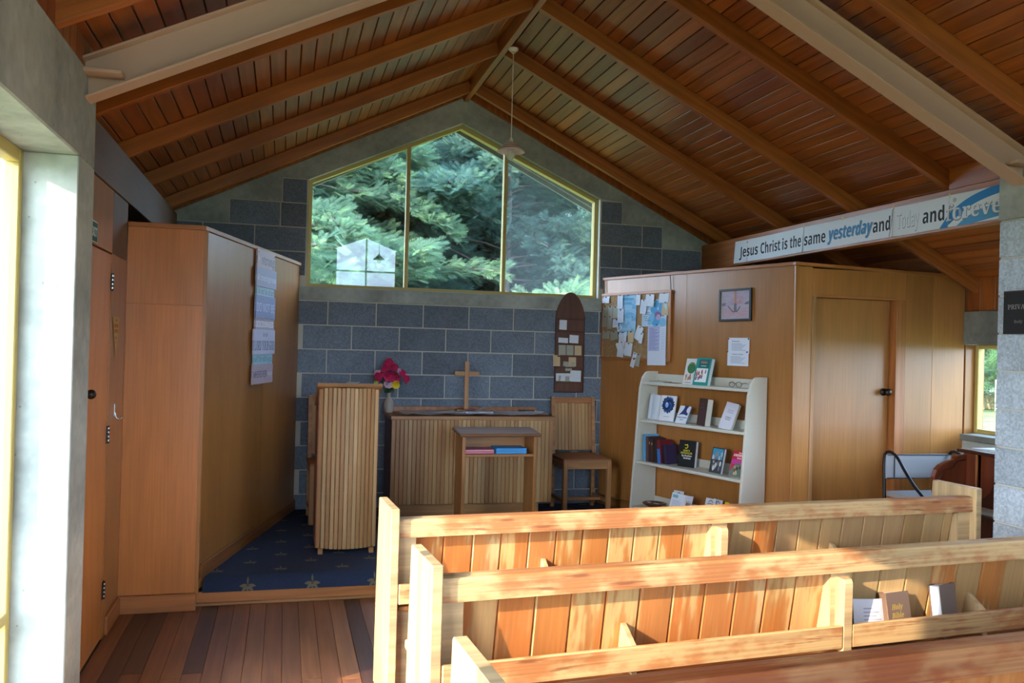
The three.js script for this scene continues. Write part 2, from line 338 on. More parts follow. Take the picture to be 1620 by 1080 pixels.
{
  const b = struct('baseboard_left', 'timber skirting along the cupboard front and beside the side door');
  part('skirting', B(-1.19, -0.79, 0, 0.1, 2.09, 2.108, 'x', 0.003), MAT.trim, b);
  part('skirting', B(-1.204, -1.188, 0, 0.1, 2.09, 2.45, 'z', 0.003), MAT.trim, b);
}
// left wall of the nave beside the cupboard: plywood with a flush door
{
  const w = struct('wall_left', 'plywood side wall between the cupboard and the concrete pier');
  part('panel', B(-1.224, -1.204, 0.0, 1.972, 2.09, 2.515, 'y', 0.0015), MAT.ply[1], w);
  part('panel', B(-1.224, -1.204, 1.972, 2.29, 2.515, 3.52, 'y', 0.0015), MAT.ply[0], w);
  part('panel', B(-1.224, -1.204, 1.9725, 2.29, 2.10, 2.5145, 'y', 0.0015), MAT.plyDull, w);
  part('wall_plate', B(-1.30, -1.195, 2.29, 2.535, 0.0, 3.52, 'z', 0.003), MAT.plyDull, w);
  const d = struct('door_1', 'flush plywood side door on black hinges');
  part('door_leaf', B(-1.234, -1.206, 0.008, 1.964, 2.52, 3.32, 'y', 0.003), MAT.ply[3], d);
  for (const y of [1.824, 1.046, 0.253]) {
    const h = part('hinge', M(cyl(0.006, 0.006, 0.09, 10).translate(-1.199, y - 0.045, 2.512), B(-1.205, -1.2015, y - 0.045, y + 0.045, 2.49, 2.535, 'y', 0.0005)), MAT.iron, d);
    part('knuckle', M(...[-0.03, -0.01, 0.012, 0.032].map((k) => cyl(0.0072, 0.0072, 0.010, 10).translate(-1.199, y + k - 0.005, 2.512))), MAT.chrome, h);
  }
  part('door_handle', M(cyl(0.024, 0.024, 0.012, 16).rotateZ(-Math.PI / 2).translate(-1.206, 1.287, 3.10), new THREE.SphereGeometry(0.022, 14, 10).translate(-1.168, 1.287, 3.10), cyl(0.009, 0.009, 0.035, 10).rotateZ(-Math.PI / 2).translate(-1.2, 1.287, 3.10)), MAT.iron, d);
}
// nave left: concrete pier, lintel, long window
{
  const w = struct('wall_nave_left', 'cast concrete pier and lintel round the tall side window');
  part('pier', B(-1.36, -1.10, -0.3, 2.22, 3.50, 3.77, 'y', 0.004), MAT.conc, w);
  part('lintel', B(-1.36, -1.10, 2.22, 2.57, 3.50, 6.5, 'z', 0.006), MAT.conc, w);
  part('pier', B(-1.36, -1.10, -0.3, 2.22, 6.2, 6.5, 'y', 0.004), MAT.conc, w);
  part('rear_wall', B(-1.36, -1.20, -0.3, 2.7, 6.5, 9.2, 'y'), MAT.conc, w);
  part('sill', B(-1.40, -1.10, -0.3, 0.10, 3.77, 6.2, 'z'), MAT.conc, w);
  for (let z = 3.5; z < 6.45; z += 0.1) part('infill_board', B(-1.135, -1.112, 2.57, 2.70, z, z + 0.0985, 'y', 0.003), pick(MAT.ceil), w);
  const f = struct('window_2', 'tall side window in a pale yellow frame');
  const fr = (y0, y1, z0, z1, n) => part(n, B(-1.335, -1.285, y0, y1, z0, z1, 'y', 0.004), MAT.yellow, f);
  fr(0.1, 2.22, 3.77, 3.812, 'window_frame'); fr(0.1, 2.22, 6.158, 6.2, 'window_frame'); fr(2.17, 2.22, 3.812, 6.158, 'window_frame'); fr(0.1, 0.15, 3.812, 6.158, 'window_frame');
  fr(0.15, 2.17, 5.12, 5.165, 'mullion'); fr(0.50, 0.54, 3.812, 5.12, 'transom'); fr(0.50, 0.54, 5.165, 6.158, 'transom');
  for (const [y0, y1, z0, z1] of [[0.15, 0.5, 3.81, 5.12], [0.54, 2.17, 3.81, 5.12], [0.15, 0.5, 5.165, 6.16], [0.54, 2.17, 5.165, 6.16]])
    part('pane', new THREE.PlaneGeometry(z1 - z0, y1 - y0).rotateY(Math.PI / 2).translate(-1.31, (y0 + y1) / 2, (z0 + z1) / 2), MAT.glass, f);
}
{
  const w = struct('wall_porch', 'outer wall of the low side bay behind the cupboard');
  part('outer_wall', B(-2.4, -2.25, -0.3, 2.12, -0.19, 3.62), MAT.concDark, w);
  part('end_wall', B(-2.4, -1.30, -0.3, 2.5, 3.52, 3.62), MAT.concDark, w);
}
// vestry partition on the right, splayed, with its door
const VA = -Math.atan2(2.03, 0.66), VL = 2.1346;     // runs from (2.43, 0) to (3.09, 2.03)
{
  const w = struct('wall_vestry', 'varnished plywood vestry partition with a top capping');
  const sd = new THREE.Group(); sd.name = 'splayed_wall'; sd.position.set(2.43, 0, 0); sd.rotation.y = VA; w.add(sd);
  part('panel', B(0, 1.06, 0.1, 2.165, -0.02, 0, 'y', 0.0012), MAT.ply[0], sd);
  part('panel', B(1.061, VL, 0.1, 2.165, -0.02, 0, 'y', 0.0012), MAT.ply[1], sd);
  part('top_trim', B(0, VL + 0.01, 2.165, 2.19, -0.045, 0.012, 'x', 0.003), MAT.trim, sd);
  part('skirting', B(0, VL, 0.16, 0.245, 0, 0.014, 'x', 0.004), MAT.oakDark, sd);
  const p = (x0, x1, y0, y1, m, z1 = 2.03) => part('panel', B(x0, x1, y0, y1, z1 - 0.02, z1, 'y', 0.0015), m, w);
  p(3.09, 3.212, 0, 2.16, MAT.ply[2]); p(3.2135, 3.985, 1.957, 2.15, MAT.ply[0]); p(3.986, 4.22, 0, 2.15, MAT.ply[1]); p(4.221, 4.5, 0, 2.15, MAT.ply[2]);
  part('corner_cover', B(3.075, 3.097, 0.1, 2.165, 2.018, 2.034), MAT.ply[0], w);
  part('top_trim', B(3.07, 4.5, 0, 0.024, 1.985, 2.042, 'x', 0.003).rotateZ(-0.022).translate(0.0, 2.233, 0), MAT.trim, w);
  const d = struct('door_2', 'plywood vestry door with a dark round knob');
  part('door_leaf', B(3.245, 3.905, 0.165, 1.95, 1.93, 1.965, 'y', 0.003), MAT.ply[1], d);
  part('door_jamb', B(3.213, 3.243, 0.16, 1.957, 1.92, 2.034), MAT.oak, d);
  part('door_jamb', B(3.908, 3.984, 0.16, 1.957, 1.92, 2.034), MAT.trim, d);
  part('door_head', B(3.243, 3.908, 1.951, 1.97, 1.92, 2.034, 'x'), MAT.trim, d);
  part('door_knob', M(lathe([[0.001, 0], [0.027, 0], [0.027, 0.008], [0.012, 0.014], [0.011, 0.035], [0.024, 0.046], [0.027, 0.058], [0.020, 0.072], [0.001, 0.075]], 20).rotateX(Math.PI / 2).translate(3.86, 1.29, 1.965)), MAT.iron, d);
}
// right side: concrete block pier carrying the steel rafter, low aisle beyond
{
  const w = struct('wall_nave_right', 'pale concrete block pier with a cast cap beside the aisle');
  part('core', B(3.345, 3.535, -0.3, 2.287, 3.515, 3.915), MAT.mortar, w);
  for (let r = 0; r < 12; r++) {
    const y0 = 2.085 - 0.2 * r;
    if (r % 2) { part('block', B(3.34, 3.54, y0 + 0.005, y0 + 0.195, 3.51, 3.705, 'y', 0.003), pick(MAT.blockLight), w); part('block', B(3.34, 3.54, y0 + 0.005, y0 + 0.195, 3.715, 3.92, 'y', 0.003), pick(MAT.blockLight), w); }
    else part('block', B(3.34, 3.54, y0 + 0.005, y0 + 0.195, 3.51, 3.92, 'y', 0.003), pick(MAT.blockLight), w);
  }
  part('cap', B(3.335, 3.545, 2.287, 2.57, 3.505, 3.925, 'y', 0.004), MAT.reveal, w);
  part('rear_pier', B(3.34, 3.54, -0.3, 2.57, 6.9, 7.3), MAT.conc, w);
}
{
  const w = struct('wall_aisle', 'outer wall of the low right-hand aisle');
  part('lower_wall', B(4.5, 4.68, -0.3, 0.95, 1.9, 5.6), MAT.conc, w);
  part('sill', B(4.42, 4.70, 0.955, 1.0, 2.09, 5.6, 'z', 0.004), MAT.concDark, w);
  part('lintel', B(4.47, 4.68, 1.65, 1.89, 2.05, 5.7, 'z', 0.004), MAT.concDark, w);
  part('jamb', B(4.5, 4.68, 0.95, 1.65, 5.3, 5.6), MAT.conc, w);
  part('jamb', B(4.51, 4.68, 0.95, 1.65, 1.9, 2.035), MAT.ply[1], w);
  part('end_wall', B(4.5, 4.68, -0.3, 2.2, 5.6, 9.2), MAT.conc, w);
  part('hidden_wall', B(4.5, 4.68, -0.3, 2.2, -0.19, 1.9), MAT.conc, w);
  for (let z = 2.035; z < 5.6; z += 0.135) part('wall_board', B(4.5, 4.52, 1.89, 2.17, z, z + 0.1335, 'y', 0.004), pick(MAT.ceil), w);
  part('wall_backing', B(4.525, 4.68, 1.89, 2.17, 1.9, 5.6), MAT.concDark, w);
  const f = struct('window_3', 'aisle window in a pale yellow frame looking onto the lawn');
  const fr = (y0, y1, z0, z1, n) => part(n, B(4.59, 4.64, y0, y1, z0, z1, 'y', 0.004), MAT.yellow, f);
  fr(1.0, 1.65, 2.036, 2.07, 'window_frame'); fr(1.0, 1.65, 5.26, 5.3, 'window_frame'); fr(1.0, 1.032, 2.07, 5.26, 'window_frame'); fr(1.62, 1.65, 2.07, 5.26, 'window_frame'); fr(1.03, 1.62, 3.6, 3.64, 'mullion');
  for (const [a, b] of [[2.07, 3.6], [3.64, 5.26]]) part('pane', new THREE.PlaneGeometry(b - a, 0.59).rotateY(Math.PI / 2).translate(4.615, 1.325, (a + b) / 2), MAT.glass, f);
}
{ // the wall behind the camera, with its own gable window (seen mirrored in the gable glass)
  const w = struct('wall_rear', 'rear gable wall with a tall window');
  const out = [[-1.36, -0.3], [4.68, -0.3], [4.68, roofY(4.68)], [XR, CY], [-1.36, roofY(-1.36)]];
  const hole = [[0.545, 0.5], [1.715, 0.5], [1.715, 3.33], [1.13, 3.56], [0.545, 3.33]];
  const low = [[-0.95, 0.9, 0.35, 2.25], [1.9, 0.9, 3.25, 2.25]].map(([a, b, c, d]) => [[a, b], [c, b], [c, d], [a, d]]);
  part('core', ext(out, REAR, REAR + 0.19, 0, [hole, ...low]), MAT.conc, w);
  for (const l of low) {
    const s = struct(l === low[0] ? 'window_5' : 'window_6', 'low rear window behind the pews'), [x0, x1] = [l[0][0], l[1][0]];
    part('window_frame', ext(l, REAR + 0.05, REAR + 0.10, 0, [[[x0 + 0.04, 0.94], [x1 - 0.04, 0.94], [x1 - 0.04, 2.21], [x0 + 0.04, 2.21]]]), MAT.yellow, s);
    part('pane', new THREE.PlaneGeometry(x1 - x0 - 0.06, 1.29).translate((x0 + x1) / 2, 1.575, REAR + 0.075), MAT.glass, s);
  }
  const f = struct('window_4', 'tall pointed rear window with crossing bars');
  for (const x of [0.56, 1.13, 1.70]) part('mullion', B(x - 0.014, x + 0.014, 0.5, x === 1.13 ? 3.55 : 3.335, REAR + 0.04, REAR + 0.10), MAT.yellow, f);
  for (const y of [0.515, 1.7, 2.905]) part('transom', B(0.56, 1.70, y - 0.014, y + 0.014, REAR + 0.045, REAR + 0.095, 'x'), MAT.yellow, f);
  part('pane', new THREE.ShapeGeometry(new THREE.Shape(hole.map((p) => new THREE.Vector2(...p)))).translate(0, 0, REAR + 0.07), MAT.glass, f);
}
// ceiling: matched boards on exposed rafters, ridge beam
{
  const c = struct('ceiling', 'pitched ceiling of varnished matched boards on exposed rafters');
  const W = 0.0785 / Math.cos(ANG), vars = [0, 1, 2, 3, 4, 5].map((i) => B(-W / 2 + 0.0028, W / 2 - 0.0028, 0, 0.018, 0.003, REAR, 'z', 0.003, [i * 0.37, i * 1.3]));
  for (const s of [1, -1]) for (let i = 0; i < (s > 0 ? 43 : 31); i++) {
    const dx = 0.0785 * (i + 0.5) + 0.004, m = part('ceiling_board', pick(vars), pick(MAT.ceil), c);
    m.position.set(XR + s * dx, CY - S * dx, 0); m.rotation.z = -s * ANG;
  }
  const slope = new THREE.Group();
  const rz = [0.255, 1.225, 2.125, 3.025, 3.93, 4.85, 5.75, 6.65, 7.55, 8.45];
  for (const s of [1, -1]) {
    const L = (s > 0 ? 3.4 : 2.47) / Math.cos(ANG), L2 = (s > 0 ? 3.4 : 3.35) / Math.cos(ANG), g = [0, 1].map((i) => B(0.0, L, 0, 0.09, -0.025, 0.025, 'x', 0.003, [i * 0.7, i])), g2 = B(0.0, L2, 0, 0.09, -0.025, 0.025, 'x', 0.003);
    rz.forEach((z, i) => { const m = part('rafter', i < 4 ? g2 : g[i % 2], MAT.rafter[i % 2], c); if (s < 0) m.rotation.set(0, Math.PI, 0); m.position.set(XR, RY, s < 0 && i === 4 ? 4.08 : z); m.rotation.z = -ANG; m.rotation.order = 'YXZ'; });
  }
  part('ridge_beam', B(XR - 0.022, XR + 0.022, 3.655, 3.80, 0.0, REAR, 'z', 0.003), MAT.rafter[1], c);
  for (const s of [1, -1]) part('wall_batten', ext([[XR, RY + 0.02], [XR, RY + 0.09], [XR + s * 2.6, RY + 0.09 - S * 2.6], [XR + s * 2.6, RY + 0.02 - S * 2.6]], 0.002, 0.03), MAT.rafter[0], c);
}
{
  const b = struct('beam_right', 'timber wall plate beam between nave and aisle');
  part('beam', B(3.40, 3.475, 2.295, 2.535, 0.0, 3.51, 'z', 0.004), MAT.rafter[0], b);
  part('blocking', B(3.41, 3.45, 2.535, 2.66, 3.06, 3.6, 'z', 0.003), MAT.rafter[1], b);
  part('beam', B(3.40, 3.475, 2.295, 2.535, 3.92, REAR, 'z', 0.004), MAT.rafter[0], b);
}
{
  const r = struct('roof', 'corrugated roof over the chapel with wide eaves');
  const slab = (s, w, z0, z1) => { const g = B(-0.02, w / Math.cos(ANG), 0.02, 0.12, z0, z1, 'z'); if (s < 0) g.rotateY(Math.PI).translate(0, 0, z0 + z1); g.rotateZ(-s * ANG).translate(XR, CY + 0.003, 0); return g; };
  part('roof_slope', slab(1, 3.75, -0.55, 9.4), MAT.roofing, r);
  part('roof_slope', slab(-1, 3.7, -0.55, 3.6), MAT.roofing, r);
  part('roof_slope', slab(-1, 2.72, 3.6, 9.4), MAT.roofing, r);
  for (const s of [1, -1]) { // timber verge outside the gable window
    const w = s > 0 ? 3.75 : 3.7;
    part('barge_board', ext([[XR, CY + 0.10], [XR, CY - 0.24], [XR + s * w, CY - 0.24 - S * w], [XR + s * w, CY + 0.10 - S * w]], -0.58, -0.55), MAT.concDark, r);
    part('soffit', ext([[XR, CY + 0.02], [XR, CY - 0.20], [XR + s * w, CY - 0.20 - S * w], [XR + s * w, CY + 0.02 - S * w]], -0.55, -0.51), MAT.concDark, r);
  }
}
// steel portal rafter: I section on both slopes
{
  const t = thing('steel_rafter', 'cream painted steel I-beam rafter spanning the nave below the roof', 'beam', [XR, 0, 0]);
  for (const s of [1, -1]) {
    const L = 2.36, ln = (y0, y1) => { const a = [[0, y0], [0, y1], [s * L, y1 - S * L], [s * L, y0 - S * L]]; return s > 0 ? a : a.reverse(); };
    part('bottom_flange', ext(ln(3.535, 3.546), 3.60, 3.70, 0.002), MAT.steel, t);
    part('web', ext(ln(3.545, 3.70), 3.645, 3.655), MAT.steel, t);
    part('top_flange', ext(ln(3.69, 3.701), 3.60, 3.70, 0.002), MAT.steel, t);
    part('end_plate', B(s > 0 ? L - 0.27 : -L + 0.13, s > 0 ? L - 0.13 : -L + 0.27, 2.545, 2.56, 3.655, 3.745, 'x'), MAT.steel, t);
  }
}

// ================================================================ PEWS
const PL = 3.21;
function pew(pos, turn, label, red) {
  const t = thing('pew', label, 'pew', pos, turn, 'wooden pews in rows across the nave');
  const railMat = red ? MAT.railRed : MAT.rail;
  // ends: square-topped boards standing proud of the back, a little deeper at the seat
  const endShape = (x) => ext([[0.036, 0], [0.036, 0.845], [0.032, 0.85], [-0.264, 0.85], [-0.27, 0.844], [-0.30, 0.42], [-0.31, 0]].map(([a, b]) => [-a, b]), 0, 0.037, 0.003).rotateY(Math.PI / 2).translate(x, 0, 0);
  for (const x of [0, PL - 0.037]) { const g = endShape(x); g.attributes.uv.array.forEach((v, i, a) => (a[i] = v + x * 0.7)); part('end_panel', g, MAT.pewEnd, t); }
  part('top_rail', ext([[0.012, 0.72], [-0.012, 0.722], [-0.012, 0.792], [-0.006, 0.799], [0.03, 0.803], [0.062, 0.798], [0.068, 0.79], [0.068, 0.724]].map(([a, b]) => [a, b]).reverse(), 0, PL - 0.074, 0).rotateY(Math.PI / 2).translate(0.037, 0, 0).scale(1, 1, 1), railMat, t);
  // vertical matched boards, reclined
  const REC = 0.185, bw = 0.1325, x0 = 0.118, x1 = PL - 0.118;
  const bd = [];
  for (let x = x0; x < x1 - 0.01; x += bw) {
    const e = Math.min(x + bw, x1), g = B(x + 0.0012, e - 0.0012, -0.44, 0, -0.018, 0, 'y', 0.006);
    g.rotateX(Math.atan(REC)).translate(0, 0.745, -0.032); bd.push(g);
  }
  bd.forEach((g, i) => part('back_board', g, pick(i > bd.length * 0.52 && rnd() < 0.9 ? MAT.pewPale : MAT.pew), t));
  // stiles: upright near face, tapering wedge behind so they meet the reclined boards
  const wedge = (xa, xb, y0 = 0.0, y1 = 0.722, zf = -0.006) => ext([[zf, y0], [zf, y1], [-0.045, y1], [-0.045 - REC * (y1 - y0), y0]].map(([a, b]) => [-a, b]), 0, xb - xa).rotateY(Math.PI / 2).translate(xa, 0, 0);
  const cx = PL / 2 - 0.035;
  for (const [a, b] of [[0.037, 0.118], [cx, cx + 0.087], [PL - 0.118, PL - 0.037]]) part('stile', wedge(a, b), MAT.pewEnd, t);
  part('rack_post', ext([[-0.01, 0.3], [0.044, 0.3], [0.044, 0.69], [0.036, 0.705], [-0.01, 0.705]], 0, 0.04, 0.002).rotateY(-Math.PI / 2).translate(cx + 0.063, 0, 0), MAT.pewEnd, t);
  // book rack: front rail, ledge and small brackets
  for (const [a, b] of [[0.04, cx + 0.02], [cx + 0.066, PL - 0.04]]) {
    part('rack_rail', B(a, b, 0.447, 0.532, 0.026, 0.044, 'x', 0.003), railMat, t);
    part('rack_ledge', B(a, b, 0.415, 0.432, -0.09, 0.022, 'x', 0.002), MAT.oakDark, t);
    for (const f of [0.45, 0.55 + 0.42]) { const x = a + (b - a) * f; if (f < 0.9 || a > 1) part('rack_bracket', ext([[-0.1, 0.40], [0.026, 0.40], [0.026, 0.525], [-0.09, 0.60]], 0, 0.022, 0.002).rotateY(-Math.PI / 2).translate(x, 0, 0), MAT.pewEnd, t); }
  }
  part('lower_rail', B(0.037, PL - 0.037, 0.30, 0.41, -0.075, -0.045, 'x', 0.003), railMat, t);
  part('seat', B(0.037, PL - 0.037, 0.405, 0.44, -0.50, -0.12, 'x', 0.005), MAT.pewEnd, t);
  return t;
}
pew([0.11, 0, 3.618], 0.061, 'front pew of the three, nearest the bookshelf, worn orange varnish', false);
pew([0.125, 0, 4.555], 0.075, 'middle pew with bibles standing in its back rack, worn varnish', false);
pew([0.085, 0, 5.51], 0.07, 'rear pew nearest the viewer with a dusty reddish-brown top rail', true);

// ================================================================ CHANCEL FURNITURE
const F = 0.16;     // top of the carpet
{ // lectern: bowed slatted front, solid sides, sloping desk
  const t = thing('lectern', 'tall slatted lectern with a bowed front on the blue carpet', 'lectern', [0.085, F, 1.50], 0);
  const W = 0.39, n = 14, R = 0.34;
  for (let i = 0; i < n; i++) {
    const u = (i + 0.5) / n - 0.5, x = u * W, b = 0.068 * (1 - 4 * u * u) + 0.0, sl = -0.068 * 8 * u / W * 0.5;
    const g = B(-W / n / 2 + 0.001, W / n / 2 - 0.001, 0.03, 1.088, -0.012, 0, 'y', 0.0035).rotateY(Math.atan(-sl * 1.0)).translate(x, 0, b);
    part('slat', g, pick(MAT.slat), t);
  }
  for (const s of [-1, 1]) {
    part('side_panel', ext([[0, 0.03], [0.34, 0.03], [0.34, 0.93], [0, 1.085]], 0, 0.018, 0.002).rotateY(Math.PI / 2).translate(s > 0 ? W / 2 - 0.016 : -W / 2 - 0.004, 0, 0.002), MAT.lectSide, t);
    part('foot', ext([[0, 0.035], [0.0, 0], [0.05, 0], [0.05, 0.035]].map(([a, b]) => [a, b]), 0, 0.03).rotateY(Math.PI / 2).translate(s * 0.165 - 0.015, 0, 0.05), MAT.oak, t);
    part('foot', B(s * 0.165 - 0.015, s * 0.165 + 0.015, 0, 0.035, -0.33, -0.27), MAT.oak, t);
  }
  part('desk_top', B(-0.213, 0.213, -0.012, 0.013, -0.44, 0.0, 'x', 0.004).rotateX(-0.36).rotateX(0).translate(0, 1.107, 0.055), MAT.oak, t);
  part('desk_lip', B(-0.213, 0.213, 0.01, 0.035, -0.44, -0.42, 'x', 0.003).rotateX(-0.36).translate(0, 1.107, 0.055), MAT.oak, t);
  part('inner_shelf', B(-0.17, 0.17, 0.75, 0.768, -0.32, -0.02, 'x'), MAT.lectSide, t);
  part('bottom_board', B(-0.18, 0.18, 0.035, 0.053, -0.33, -0.01, 'x'), MAT.lectSide, t);
}
{
  const t = thing('paper', 'small white curled note lying on the lectern desk', 'paper', [0.10, 1.285, 1.50], 0.2);
  part('leaf', sheet(0.085, 0.11, 0.001, 0.0, 0).rotateX(-Math.PI / 2 - 0.25).translate(0, 0.0, 0.03), MAT.white, t);
}
{ // altar
  const X0 = 0.485, X1 = 1.845, t = thing('altar', 'long slatted wooden altar table against the block wall', 'table', [(X0 + X1) / 2, F, 0.26]);
  const w = X1 - X0, n = 40, sw = (w - 0.02) / n;
  for (let i = 0; i < n; i++) part('slat', B(-w / 2 + 0.01 + i * sw + 0.0008, -w / 2 + 0.01 + (i + 1) * sw - 0.0008, 0.105, 0.785, 0.205, 0.222, 'y', 0.003), pick(MAT.slat), t);
  part('table_top', B(-w / 2, w / 2, 0.785, 0.815, -0.24, 0.238, 'x', 0.003), MAT.oak, t);
  part('back_board', ext([[-w / 2 + 0.02, 0.81], [w / 2 - 0.03, 0.81], [w / 2 - 0.03, 0.845], [w / 2 - 0.045, 0.86], [-w / 2 + 0.035, 0.86], [-w / 2 + 0.02, 0.845]], -0.238, -0.218, 0.002), MAT.trim, t);
  for (const s of [-1, 1]) part('side_panel', B(s > 0 ? w / 2 - 0.03 : -w / 2 + 0.01, s > 0 ? w / 2 - 0.01 : -w / 2 + 0.03, 0.105, 0.785, -0.23, 0.204), MAT.rimu, t);
  part('plinth', B(-w / 2 + 0.07, w / 2 - 0.10, 0, 0.105, -0.2, 0.15, 'x'), MAT.oak, t);
  part('carcase', B(-w / 2 + 0.032, w / 2 - 0.032, 0.11, 0.784, -0.22, 0.203), MAT.oakDark, t);
}
const AT = F + 0.8155;   // altar table top
{ // kneeling desk
  const t = thing('kneeling_desk', 'small open-fronted wooden prayer desk in front of the altar', 'desk', [1.19, F, 1.12]);
  const W = 0.56;
  part('desk_top', B(-0.305, 0.305, 0, 0.024, -0.15, 0.15, 'x', 0.007).rotateX(0.07).translate(0, 0.742, 0), MAT.kneelTop, t);
  for (const s of [-1, 1]) part('side_panel', B(s > 0 ? W / 2 - 0.026 : -W / 2, s > 0 ? W / 2 : -W / 2 + 0.026, 0, 0.742, -0.12, 0.125), MAT.kneel, t);
  part('shelf', B(-W / 2 + 0.026, W / 2 - 0.026, 0.585, 0.603, -0.118, 0.118, 'x'), MAT.kneel, t);
  part('back_panel', B(-W / 2 + 0.026, W / 2 - 0.026, 0.603, 0.742, -0.118, -0.106, 'x'), MAT.kneel, t);
  part('foot_rail', B(-W / 2 + 0.026, W / 2 - 0.026, 0.06, 0.10, -0.118, -0.09, 'x'), MAT.kneel, t);
}
{ // booklets on the prayer desk shelf
  const pink = [col(196, 96, 112), col(224, 160, 168), col(176, 62, 84), col(230, 176, 180), col(206, 128, 140)], blue = col(70, 150, 206);
  for (let i = 0; i < 5; i++) {
    const t = thing('booklet', ['lowest', 'second', 'middle', 'fourth', 'topmost'][i] + ' pink booklet in the pile on the prayer desk shelf', 'booklet', [1.045, F + 0.6033 + i * 0.0062, 1.115 + rr(-0.004, 0.008)], rr(-0.03, 0.03), 'pink booklets on the prayer desk shelf');
    part('cover', B(-0.112, 0.112, 0, 0.0058, -0.08, 0.085, 'x', 0.0008), std(pink[i], { roughness: 0.7 }), t);
  }
  for (let i = 0; i < 6; i++) {
    const t = thing('booklet', ['lowest', 'second', 'third', 'fourth', 'fifth', 'topmost'][i] + ' sky blue booklet in the pile on the prayer desk shelf', 'booklet', [1.285 + (i % 2) * 0.002, F + 0.6033 + i * 0.0068, 1.12 + rr(-0.004, 0.006)], rr(-0.02, 0.02), 'blue booklets on the prayer desk shelf');
    part('cover', B(-0.115, 0.115, 0, 0.0064, -0.085, 0.09, 'x', 0.0008), std(blue, { roughness: 0.65 }), t);
  }
}
{ // slat-backed chairs either side of the altar
  const t = thing('slatted_chair', 'wooden chair with a slatted back and brown padded seat right of the altar', 'chair', [2.145, F, 0.295], 0, 'slat-backed chairs beside the altar');
  for (const s of [-1, 1]) {
    part('rear_leg', ext([[-0.20, 0], [-0.165, 0], [-0.165, 0.47], [-0.215, 0.955], [-0.245, 0.955], [-0.205, 0.45]].map(([a, b]) => [-a, b]).reverse(), 0, 0.032, 0.002).rotateY(Math.PI / 2).translate(s * 0.186 - 0.016, 0, 0), MAT.oak, t);
    part('front_leg', B(s * 0.194 - 0.019, s * 0.194 + 0.019, 0, 0.445, 0.165, 0.205, 'y', 0.003), MAT.oak, t);
    part('side_rail', B(s * 0.19 - 0.012, s * 0.19 + 0.012, 0.375, 0.44, -0.17, 0.17, 'z'), MAT.oak, t);
    part('side_stretcher', B(s * 0.19 - 0.011, s * 0.19 + 0.011, 0.085, 0.115, -0.17, 0.17, 'z'), MAT.oak, t);
  }
  part('front_rail', B(-0.176, 0.176, 0.375, 0.442, 0.172, 0.196, 'x'), MAT.oak, t);
  part('cross_stretcher', B(-0.18, 0.18, 0.087, 0.113, 0.02, 0.045, 'x'), MAT.oak, t);
  const seat = new THREE.BoxGeometry(0.42, 0.035, 0.385, 10, 2, 10), sp = seat.attributes.position;
  for (let i = 0; i < sp.count; i++) if (sp.getY(i) > 0.01) { const x = sp.getX(i) / 0.21, z = sp.getZ(i) / 0.19; sp.setY(i, 0.006 + 0.028 * (1 - x * x * x * x) * (1 - z * z * z * z)); }
  seat.computeVertexNormals(); part('seat', mv(seat, 0, 0.452, 0.0), MAT.seatBrown, t);
  const tip = (g) => g.rotateX(-0.103).translate(0, 0.47, -0.170);
  part('top_rail', tip(B(-0.172, 0.172, 0.435, 0.485, -0.026, 0.0, 'x')), MAT.trim, t);
  for (let i = 0; i < 11; i++) part('back_slat', tip(B(-0.172 + i * 0.0313 + 0.0006, -0.172 + (i + 1) * 0.0313 - 0.0006, 0.02, 0.436, -0.02, -0.006, 'y', 0.003)), pick(MAT.slat), t);
  part('lower_back_rail', tip(B(-0.172, 0.172, 0.02, 0.06, -0.03, -0.021, 'x')), MAT.oak, t);
  copyOf(t, 'wooden slat-backed chair mostly hidden behind the lectern', [0.07, F, 0.42], 0.05);
  const n = thing('paper_slip', 'small white slip left on the brown chair seat', 'paper', [2.13, F + 0.487, 0.22], 0.3);
  part('leaf', sheet(0.07, 0.05, 0.001).rotateX(-Math.PI / 2), MAT.white, n);
}
{ // cross
  const t = thing('cross', 'plain wooden standing cross on the altar', 'cross', [1.15, AT, 0.2]);
  part('base', B(-0.115, 0.115, 0, 0.017, -0.065, 0.065, 'x', 0.002), MAT.oakDark, t);
  part('base_step', B(-0.085, 0.085, 0.017, 0.036, -0.045, 0.045, 'x', 0.002), MAT.oakDark, t);
  part('upright', B(-0.0185, 0.0185, 0.036, 0.435, -0.013, 0.013, 'y', 0.002), MAT.oak, t);
  part('arm', M(B(-0.105, -0.0185, 0.318, 0.352, -0.012, 0.012, 'x', 0.002), B(0.0185, 0.105, 0.318, 0.352, -0.012, 0.012, 'x', 0.002)), MAT.oak, t);
}
